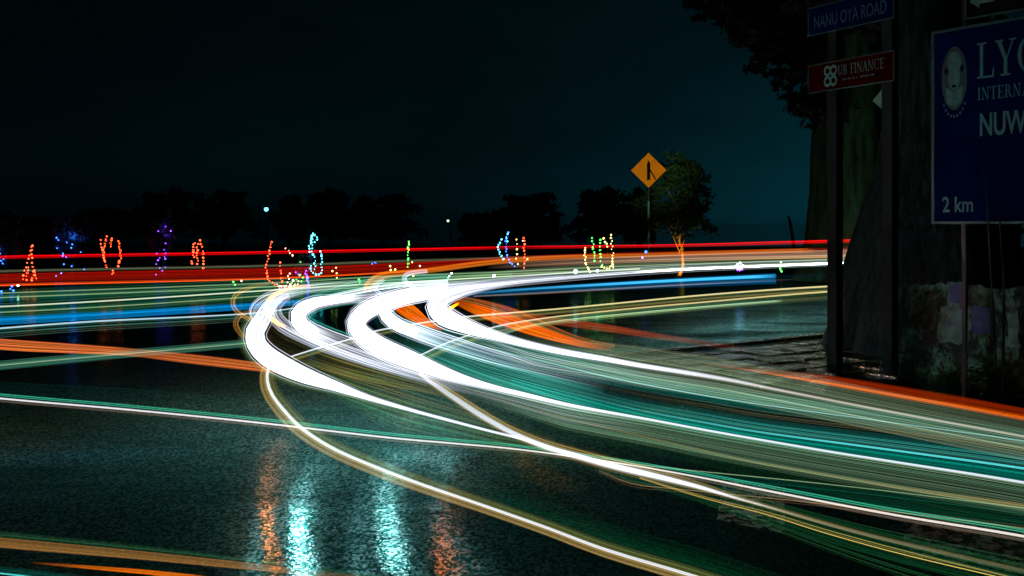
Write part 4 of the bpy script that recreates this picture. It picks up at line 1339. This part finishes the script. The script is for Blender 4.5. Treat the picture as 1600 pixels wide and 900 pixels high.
sans_text('lettering', '2 km', 0.086, 1.70, 0.125, M_LETTER, bp_, y=EY, sx=0.68, bold=0.002)
ap = framed_panel('panel', 0.262, 3.265, BW - 0.2, 3.80, M_BLACK, bd, fw=0.012, th=0.016)
ap['label'] = 'black panel with a white arrow pointing left'
bm = bmesh.new()
ar = [(0.300, 3.405), (0.375, 3.34), (0.375, 3.375), (0.49, 3.375), (0.49, 3.445), (0.375, 3.445), (0.375, 3.48)]
bm.faces.new([bm.verts.new((a, -0.011, b)) for a, b in ar])
bm_obj('arrow', bm, M_WHITEPAINT, ap)
for uu in (0.24, 1.75):
    bm = bmesh.new()
    add_box(bm, (uu, 0.045, 1.9), (0.035, 0.035, 3.8), bevel=0.004)
    bm_obj('post', bm, M_DARKMETAL, bd)
# bare twigs in front of the board
tw = empty('twig', (bd.location + bu * 0.42 + Vector((-0.05, -0.1, 0))))
tag(tw, 'dark bare twigs poking up before the lower edge of the blue board', 'twigs')
for k, (dx, h1) in enumerate(((0.0, 2.02), (0.10, 1.84))):
    tube_obj('stem', [(dx * 0.3 + 0.1, 0, 0), (dx + 0.04, 0.01, 1.2), (dx, 0, h1 - 0.2), (dx - 0.03, 0, h1)], [0.008, 0.008, 0.008, 0.004], M_BARK_NEAR, tw, 6)


# ------------------------------------------------------------------ mossy wall with posters
def moss_mat():
    m, nt, out = new_mat('mossy_plaster')
    L = nt.links
    tc = N(nt, 'ShaderNodeTexCoord')
    b = N(nt, 'ShaderNodeBsdfPrincipled')
    n1 = N(nt, 'ShaderNodeTexNoise')
    n1.inputs['Scale'].default_value = 3.2
    n1.inputs['Detail'].default_value = 10
    n1.inputs['Roughness'].default_value = 0.72
    r1 = N(nt, 'ShaderNodeValToRGB')
    e = r1.color_ramp.elements
    e[0].position = 0.36
    e[0].color = (0.008, 0.014, 0.008, 1)
    e[1].position = 0.7
    e[1].color = (0.10, 0.32, 0.25, 1)
    k = e.new(0.5)
    k.color = (0.010, 0.035, 0.018, 1)
    k = e.new(0.58)
    k.color = (0.05, 0.18, 0.13, 1)
    mp = N(nt, 'ShaderNodeMapping')
    mp.inputs['Scale'].default_value = (1.4, 1.4, 0.8)
    L.new(tc.outputs['Object'], mp.inputs[0])
    L.new(mp.outputs[0], n1.inputs[0])
    L.new(n1.outputs[0], r1.inputs[0])
    L.new(r1.outputs[0], b.inputs['Base Color'])
    b.inputs['Roughness'].default_value = 0.8
    bp = N(nt, 'ShaderNodeBump')
    bp.inputs['Strength'].default_value = 0.8
    bp.inputs['Distance'].default_value = 0.03
    L.new(n1.outputs[0], bp.inputs['Height'])
    L.new(bp.outputs[0], b.inputs['Normal'])
    L.new(b.outputs[0], out.inputs[0])
    return m


WA = Vector((3.95, 8.55, 0))
wu = Vector((0.7, -0.714, 0)).normalized()
WR = math.atan2(wu.y, wu.x)
wl_ = empty('wall', WA, WR)
tag(wl_, 'low mossy plaster wall with torn posters at the right edge', 'wall')
bm = bmesh.new()
NX, NZ = 60, 18
WL_, WH = 3.6, 1.0
gridv = []
rw = np.random.default_rng(8)
for j in range(NZ + 1):
    for i in range(NX + 1):
        gridv.append(bm.verts.new((WL_ * i / NX, rw.normal(0, 0.006), WH * j / NZ + (rw.normal(0, 0.014) if j == NZ else 0))))
for j in range(NZ):
    for i in range(NX):
        bm.faces.new((gridv[j * (NX + 1) + i], gridv[j * (NX + 1) + i + 1], gridv[(j + 1) * (NX + 1) + i + 1], gridv[(j + 1) * (NX + 1) + i]))
add_box(bm, (WL_ / 2, 0.12, WH / 2 - 0.015), (WL_, 0.2, WH - 0.02))
bm_obj('plaster', bm, moss_mat(), wl_)


def poster(label, x0, z0, x1, z1, mat, rot=0.0, inner=None):
    r = empty('poster', WA + wu * ((x0 + x1) / 2) + Vector((wu.y, -wu.x, 0)) * 0.028 + Vector((0, 0, (z0 + z1) / 2)), WR)
    tag(r, label, 'poster')
    rg = random.Random(int(x0 * 100))
    w, h = (x1 - x0) / 2, (z1 - z0) / 2
    pts = []
    for (a, b2) in ((-w, -h), (w, -h), (w, h), (-w, h)):
        pts.append((a, b2))
    out_ = []
    for i in range(4):
        a, b2 = pts[i], pts[(i + 1) % 4]
        for k in range(6):
            t = k / 6
            out_.append((a[0] + (b2[0] - a[0]) * t + rg.uniform(-0.022, 0.022), a[1] + (b2[1] - a[1]) * t + rg.uniform(-0.022, 0.022)))
    bm = bmesh.new()
    fr = [bm.verts.new((a, rg.uniform(-0.003, 0.001), b2)) for a, b2 in out_]
    bk = [bm.verts.new((v.co.x, v.co.y + 0.004, v.co.z)) for v in fr]
    bm.faces.new(fr)
    bm.faces.new(bk[::-1])
    n = len(fr)
    for i in range(n):
        bm.faces.new((fr[i], bk[i], bk[(i + 1) % n], fr[(i + 1) % n]))
    bm_obj('sheet', bm, mat, r)
    if inner:
        bm = bmesh.new()
        add_box(bm, (0, -0.006, 0), (w * 1.5, 0.003, h * 1.55))
        bm_obj('print', bm, inner, r)
    return r


M_PAPER = plain('wet_paper', (0.06, 0.22, 0.19), 0.6, 0.4, 9.0, col2=(0.008, 0.04, 0.035))
M_PAPERBLUE = plain('blue_paper', (0.008, 0.03, 0.13), 0.6, 0.4, 16.0)
M_YELLOW = plain('yellow_paper', (0.20, 0.22, 0.01), 0.6, 0.3, 16.0)
poster('pale framed poster with a dark blue print, highest on the wall', 0.50, 0.80, 0.66, 1.04, M_PAPER, inner=M_PAPERBLUE)
poster('pale torn paper sheet pasted left of the blue poster', 0.42, 0.44, 0.70, 0.78, M_PAPER)
poster('blue poster pasted on the mossy wall', 0.72, 0.55, 0.88, 0.80, M_PAPERBLUE)
poster('narrow pale poster near the right frame edge', 1.02, 0.45, 1.12, 0.80, M_PAPER)
poster('small scrap of yellow paper on the torn pale sheet', 0.46, 0.66, 0.50, 0.76, M_YELLOW)

rngw = np.random.default_rng(77)
wp = []
for k in range(46):
    t = rngw.uniform(0.02, 2.6)
    c = WA + wu * t + Vector((wu.y, -wu.x, 0)) * rngw.uniform(0.06, 0.28)
    h = rngw.uniform(0.08, 0.32)
    wp.append(np.array((c.x, c.y, h * 0.55)) + rngw.normal(size=(36, 3)) * np.array((0.07, 0.07, h * 0.28)))
wp = np.vstack(wp)
wp[:, 2] = np.abs(wp[:, 2]) + 0.01
LV, LF = leaf_arrays(wp, rngw.uniform(0.5, 1.4, len(wp)) * 0.028, rngw)
tag(np_mesh('weeds', LV, LF, M_LEAF), 'low leafy weeds along the foot of the mossy wall', 'weeds', kind='stuff')

# ------------------------------------------------------------------ amber warning sign
D_S = 23.0
ws = empty('warning_sign', (gx(1013.5, D_S), D_S, 0), math.radians(-10))
tag(ws, 'amber diamond warning sign with merging arrow on a banded post', 'sign')
hz = CAM_H + (HY - 266) * D_S / F
bm = bmesh.new()
hd = 0.485
add_box(bm, (0, 0, 0), (hd * math.sqrt(2), 0.02, hd * math.sqrt(2)), bevel=0.004)
bmesh.ops.rotate(bm, cent=(0, 0, 0), matrix=Matrix.Rotation(math.radians(45), 3, 'Y'), verts=bm.verts)
bmesh.ops.translate(bm, vec=(0, 0, hz), verts=bm.verts)
pl = bm_obj('plate', bm, M_AMBER, ws)
bm = bmesh.new()
k = D_S / F
arrow = [(-4.2, -16), (0.2, -14), (4.0, -16), (3.0, 10), (0.2, 16), (-2.8, 10)]
arrow = [(-2.6, -16.5), (0, -14.5), (2.6, -16.5), (2.6, 10), (0, 16), (-2.6, 10)]
bm.faces.new([bm.verts.new((a * k, -0.016, hz + b * k)) for a, b in arrow])
br_ = [(2.0, -1.5), (10.2, -15.5), (11.8, -14.5), (2.4, 2.4)]
bm.faces.new([bm.verts.new((a * k, -0.0165, hz + b * k)) for a, b in br_])
bm_obj('merge_arrow', bm, M_BLACK, pl)
zz = 0.0
bands = [(0, 0.55, M_DARKMETAL), (0.55, 1.0, M_WHITEPAINT), (1.0, 1.38, M_WHITEPAINT), (1.38, 1.78, M_DARKMETAL), (1.78, 2.23, M_WHITEPAINT), (2.23, hz + 0.3, M_DARKMETAL)]
for (a, b, mt) in bands:
    V, Fc = tube_arrays([(0, 0.05, a), (0, 0.05, b - 0.001)], [0.034, 0.034], 12)
    mesh_obj('post_band', V, Fc, mt, ws, smooth=False)

# a headlight beam from the turning traffic catches the amber sign and the tree
hl = bpy.data.lights.new('headlight_beam', 'SPOT')
hl.energy = 2100.0
hl.color = (1.0, 0.93, 0.8)
hl.spot_size = math.radians(14)
hl.spot_blend = 1.0
hl.shadow_soft_size = 0.08
hlo = bpy.data.objects.new('headlight_beam', hl)
hlo.location = (1.6, 11.0, 0.75)
dirv = Vector((ws.location.x + 0.05, D_S, hz)) - hlo.location
hlo.rotation_euler = dirv.to_track_quat('-Z', 'Y').to_euler()
COL.objects.link(hlo)

# ------------------------------------------------------------------ lamps
def street_lamp(label, px, py, d, dpx, col, strength, r, lean=0.0):
    z = CAM_H + (HY - py) * d / F
    o = empty('street_lamp', (gx(px + dpx, d), d, 0))
    tag(o, label, 'street lamp')
    dx = gx(px, d) - gx(px + dpx, d)
    tube_obj('post', [(0, 0, 0), (dx * 0.5, 0, z * 0.5), (dx, 0, z - r * 1.2)], [r * 0.7, r * 0.55, r * 0.4], M_POST, o, 8)
    bm = bmesh.new()
    bmesh.ops.create_icosphere(bm, subdivisions=2, radius=r)
    bmesh.ops.translate(bm, vec=(dx, 0, z), verts=bm.verts)
    bm_obj('globe', bm, emit_mat('lamp_glow', col, strength), o, smooth=True)
    bm = bmesh.new()
    bmesh.ops.create_cone(bm, segments=12, radius1=r * 1.3, radius2=r * 0.3, depth=r * 0.8, cap_ends=True)
    bmesh.ops.translate(bm, vec=(dx, 0.0, z + r * 1.2), verts=bm.verts)
    bm_obj('hood', bm, M_DARKMETAL, o)


street_lamp('blue-white street lamp shining above the dark trees on the left', 416, 327, 68.0, 1, (0.16, 0.72, 1.0), 3.0, 0.18)
street_lamp('small lamp on a thin leaning post right of the wide dark tree', 700, 345, 34.0, 13, (0.5, 0.85, 0.45), 1.8, 0.055)


# ------------------------------------------------------------------ festive bulbs on the far verge
BM_CACHE = {}


def bulb_mat(col, st):
    key = (tuple(col), st)
    if key not in BM_CACHE:
        BM_CACHE[key] = emit_mat('bulb', col, st, 'NONE')
    return BM_CACHE[key]


C_RED = ((1.0, 0.07, 0.02), 7.2)
C_PINK = ((1.0, 0.40, 0.30), 7.2)
C_BLUE = ((0.03, 0.13, 1.0), 7.2)
C_VIO = ((0.20, 0.05, 1.0), 7.2)
C_CYAN = ((0.10, 0.75, 0.95), 6.3)
C_GREEN = ((0.10, 1.0, 0.12), 4.5)
C_YEL = ((0.9, 0.75, 0.2), 5.4)
C_WHITE = ((0.85, 0.95, 1.0), 9.0)
ICO = None


def bulbs(name, label, strings, d=21.5, wire=True, rad=1.4):
    """strings: list of (colour, [(px, py)...], count); bulbs strung along bent wires that stand on the verge"""
    allp = [p for _, pp, _ in strings for p in pp]
    cx = sum(p[0] for p in allp) / len(allp)
    lowest = max(p[1] for p in allp)
    o = empty(name, (gx(cx, d), d, 0))
    tag(o, label, 'light decoration', 'strings of coloured bulbs on the far verge')
    rg = random.Random(int(cx * 10))
    WV, WF = [], []
    groups = {}
    for colr, pp, n in strings:
        P = np.array(pp, float)
        if len(P) > 1:
            R, s_ = spline(np.hstack([P, np.ones((len(P), 1))]), step=4.0)
            X = np.interp(np.linspace(0, 1, n), s_, R[:, 0])
            Y = np.interp(np.linspace(0, 1, n), s_, R[:, 1])
            wp = [at(a, b, d) - o.location for a, b in R[:, :2]]
            wp = [Vector((q.x, q.y, max(q.z, 0.02))) for q in wp]
            v2, f2 = tube_arrays(wp, [0.010] * len(wp), 4)
            o0 = len(WV)
            WV += v2
            WF += [tuple(i + o0 for i in f) for f in f2]
            # a thin stake carries the wire
            lo_ = min(wp, key=lambda q: q.z)
            if lo_.z > 0.05:
                v2, f2 = tube_arrays([Vector((lo_.x, lo_.y + 0.01, 0)), lo_], [0.008, 0.006], 4)
                o0 = len(WV)
                WV += v2
                WF += [tuple(i + o0 for i in f) for f in f2]
        else:
            X, Y = P[:, 0], P[:, 1]
        for a, b in zip(X, Y):
            q = at(a + rg.uniform(-1.1, 1.1), b + rg.uniform(-1.0, 1.0), d + rg.uniform(-0.15, 0.15)) - o.location
            q.z = max(q.z, 0.03)
            groups.setdefault(colr, []).append((q, rad * rg.uniform(0.7, 1.25) * d / F))
    if WV:
        mesh_obj('wire', WV, WF, M_DARKMETAL, o)
    for colr, lst in groups.items():
        bm = bmesh.new()
        for q, r in lst:
            k = bmesh.ops.create_icosphere(bm, subdivisions=1, radius=r)
            bmesh.ops.translate(bm, vec=q, verts=k['verts'])
        b = bm_obj('bulb_string', bm, bulb_mat(*colr), o)
        tag(b, kind='stuff')
    return o


bulbs('light_decoration', 'red bulbs on a spindle shape near the left edge',
      [(C_RED, [(48, 386), (46, 398), (42, 412), (38, 425), (37, 436)], 9), (C_RED, [(50, 384), (50, 400), (52, 420), (57, 436)], 9), (C_RED, [(43, 418), (42, 437)], 5), (C_RED, [(54, 422), (50, 438)], 5)])
bulbs('light_decoration', 'two facing red arcs of bulbs, like brackets, left of centre',
      [(C_RED, [(168, 370), (164, 380), (161, 392), (164, 408), (166, 417)], 14), (C_RED, [(158, 376), (160, 388), (163, 400)], 6), (C_RED, [(174, 372), (172, 386)], 5), (C_RED, [(184, 377), (188, 390), (188, 404), (184, 415)], 11), (C_RED, [(177, 422), (176, 429)], 3)])
bulbs('light_decoration', 'compact red oval of bulbs between the violet shrub and the lamp',
      [(C_RED, [(304, 379), (302, 392), (303, 402)], 7), (C_RED, [(309, 382), (308, 396), (309, 412)], 8), (C_RED, [(313, 376), (316, 390), (317, 405), (318, 418)], 9), (C_RED, [(299, 408), (301, 412)], 2)])
bulbs('light_decoration', 'big red letter C of bulbs with pink dots below the street lamp',
      [(C_RED, [(425, 378), (421, 394), (417, 410), (416, 424), (420, 437), (430, 445), (442, 448)], 20), (C_RED, [(437, 410), (438, 420), (440, 440)], 6),
       (C_PINK, [(430, 444), (440, 448), (452, 450), (462, 446), (466, 440)], 12), (C_PINK, [(446, 388), (452, 393), (456, 400)], 4), (C_PINK, [(452, 428), (450, 440), (456, 446)], 6),
       (C_WHITE, [(459, 439)], 1), (C_GREEN, [(457, 442), (463, 437)], 3)], d=21.0)
bulbs('light_decoration', 'teal double U of bulbs, tallest of the light shapes',
      [(C_CYAN, [(486, 368), (483, 392), (483, 408), (488, 424), (496, 430), (502, 424), (502, 408), (501, 392)], 26), (C_CYAN, [(490, 364), (487, 385), (491, 405), (493, 426)], 14), (C_CYAN, [(486, 376), (490, 365), (495, 374), (492, 378)], 8)])
bulbs('light_decoration', 'short violet-blue drip of bulbs between the red C and teal U',
      [(C_VIO, [(478, 424), (480, 436), (481, 446)], 8), (C_VIO, [(463, 426), (467, 430)], 3), (C_BLUE, [(480, 432), (481, 440)], 4)], d=21.0)
bulbs('light_decoration', 'single upright green string of bulbs left of the leaning lamp',
      [(C_GREEN, [(638, 378), (638, 416)], 10), (C_YEL, [(638, 380), (638, 388)], 2)])
bulbs('light_decoration', 'scattered warm dots of bulbs around the orange curl',
      [(C_YEL, [(610, 415)], 1), (C_YEL, [(611, 423)], 1), (C_YEL, [(617, 422)], 1), (C_YEL, [(645, 410)], 1), (C_PINK, [(657, 416)], 1), (C_YEL, [(646, 432)], 1), (C_YEL, [(526, 419), (527, 433)], 3), (C_YEL, [(520, 423)], 1)], d=20.0)
bulbs('light_decoration', 'blue curved pair of bulb strings left of the red upright one',
      [(C_CYAN, [(783, 375), (779, 386), (781, 396), (786, 404)], 9), (C_BLUE, [(795, 364), (791, 372), (791, 390), (795, 405), (803, 417)], 14), (C_CYAN, [(793, 366), (792, 377)], 4)])
bulbs('light_decoration', 'red upright string of bulbs with a yellow one beside it',
      [(C_RED, [(818, 371), (819, 385), (819, 400), (820, 418)], 10), (C_YEL, [(807, 374), (807, 390), (808, 412)], 6), (C_PINK, [(818, 377)], 1), (C_YEL, [(824, 405)], 1)])
bulbs('light_decoration', 'yellow and green bulb strings shaped like a basket',
      [(C_YEL, [(915, 387), (914, 402), (917, 415), (923, 424)], 11), (C_GREEN, [(926, 372), (927, 392), (929, 408)], 9), (C_GREEN, [(938, 374), (938, 396), (940, 414)], 8),
       (C_YEL, [(943, 373), (949, 386)], 4), (C_YEL, [(955, 367), (956, 385), (958, 400), (957, 418)], 12), (C_YEL, [(940, 416), (950, 420), (958, 414)], 6)])
bulbs('light_decoration', 'two large white lamps glowing low in the far trails',
      [(C_WHITE, [(899, 424)], 1), (C_WHITE, [(934, 424)], 1), (C_WHITE, [(772, 431)], 1)], d=19.0, rad=3.0)
bulbs('light_decoration', 'purple lamp with a blue dot left of the amber sign post',
      [(((0.75, 0.25, 1.0), 5.0), [(1003, 403)], 1), (C_BLUE, [(1010, 393)], 1)], d=21.0, rad=2.2)
bulbs('light_decoration', 'white-blue cluster of bulbs under the right orange streak',
      [(C_WHITE, [(1150, 414), (1156, 411), (1162, 416), (1155, 420), (1151, 418), (1158, 417)], 12), (C_VIO, [(1153, 422), (1160, 421)], 3)], d=19.0)
bulbs('light_decoration', 'green and white bulb pair beside the huge old tree',
      [(C_GREEN, [(1220, 420), (1221, 424)], 4), (C_WHITE, [(1220, 410), (1221, 414)], 2)], d=19.0)
bulbs('light_decoration', 'small white-blue star of bulbs above the white bends',
      [(C_WHITE, [(702, 431)], 1), (C_WHITE, [(706, 428)], 1), (C_CYAN, [(701, 434)], 1), (C_BLUE, [(582, 412), (588, 411)], 3)], d=20.0)
bulbs('light_decoration', 'blue and green dots low on the verge at the left edge',
      [(C_BLUE, [(19, 448)], 1), (C_BLUE, [(20, 454)], 1), (C_BLUE, [(2, 458)], 1), (C_WHITE, [(28, 447)], 1), (C_BLUE, [(17, 452)], 1)], d=19.5)
bulbs('light_decoration', 'tiny green dots on the verge left of the red C',
      [(C_GREEN, [(365, 440)], 1), (C_GREEN, [(368, 444)], 1), (C_PINK, [(378, 438)], 1), (C_GREEN, [(561, 437), (563, 441)], 3)], d=20.0)


M_SILVER = plain('silvery_leaf', (0.10, 0.14, 0.16), 0.8, 0.3, 3.0)


def lit_shrub(label, px, ty, by, wpx, d, colr, power, seed, nb=16):
    z1 = CAM_H + (HY - ty) * d / F
    w = wpx * d / F
    o = empty('lit_shrub', (gx(px, d), d, 0))
    tag(o, label, 'shrub', 'shrubs wound with coloured bulbs')
    rg = np.random.default_rng(seed)
    bl = [(rg.uniform(-w, w) * 0.4, rg.uniform(-w, w) * 0.25, z1 * q, w * 0.36, w * 0.36, z1 * 0.15) for q in (0.5, 0.62, 0.72, 0.82, 0.9)]
    P = crown_points(bl, 380, rg)
    P = P[P[:, 2] > 0.05]
    LV, LF = leaf_arrays(P, rg.uniform(0.6, 1.3, len(P)) * 0.075, rg)
    np_mesh('foliage', LV, LF, M_SILVER, o)
    tube_obj('stem', [(0, 0, 0), (0.04, 0, z1 * 0.4), (-0.03, 0, z1 * 0.85)], [0.06, 0.045, 0.015], M_BARK, o)
    bm = bmesh.new()
    for k in range(nb):
        t = k / nb
        q = Vector((rg.normal(0, 0.2) * w, -w * 0.38, 0.1 + z1 * 0.8 * rg.uniform(0, 1)))
        r = bmesh.ops.create_icosphere(bm, subdivisions=1, radius=0.02 * rg.uniform(0.6, 1.2))
        bmesh.ops.translate(bm, vec=q, verts=r['verts'])
    b = bm_obj('bulb_string', bm, bulb_mat(*colr), o)
    tag(b, kind='stuff')
    pl_ = bpy.data.lights.new('shrub_light', 'POINT')
    pl_.energy = power
    pl_.color = colr[0]
    pl_.shadow_soft_size = 0.05
    lo_ = bpy.data.objects.new('shrub_light', pl_)
    lo_.location = (0, 0, z1 * 0.72)
    lo_.parent = o
    COL.objects.link(lo_)


lit_shrub('shrub glowing deep blue at the left frame edge', 8, 333, 440, 34, 23.0, C_BLUE, 5.0, 21)
lit_shrub('shrub glowing light blue behind the red spindle', 114, 342, 420, 46, 24.0, ((0.03, 0.16, 1.0), 7.0), 6.0, 22)
lit_shrub('shrub glowing violet left of the compact red oval', 255, 336, 420, 30, 24.0, C_VIO, 5.0, 23)
lit_shrub('small shrub glowing green right of the red C', 473, 398, 440, 20, 21.5, C_GREEN, 1.2, 24, nb=6)
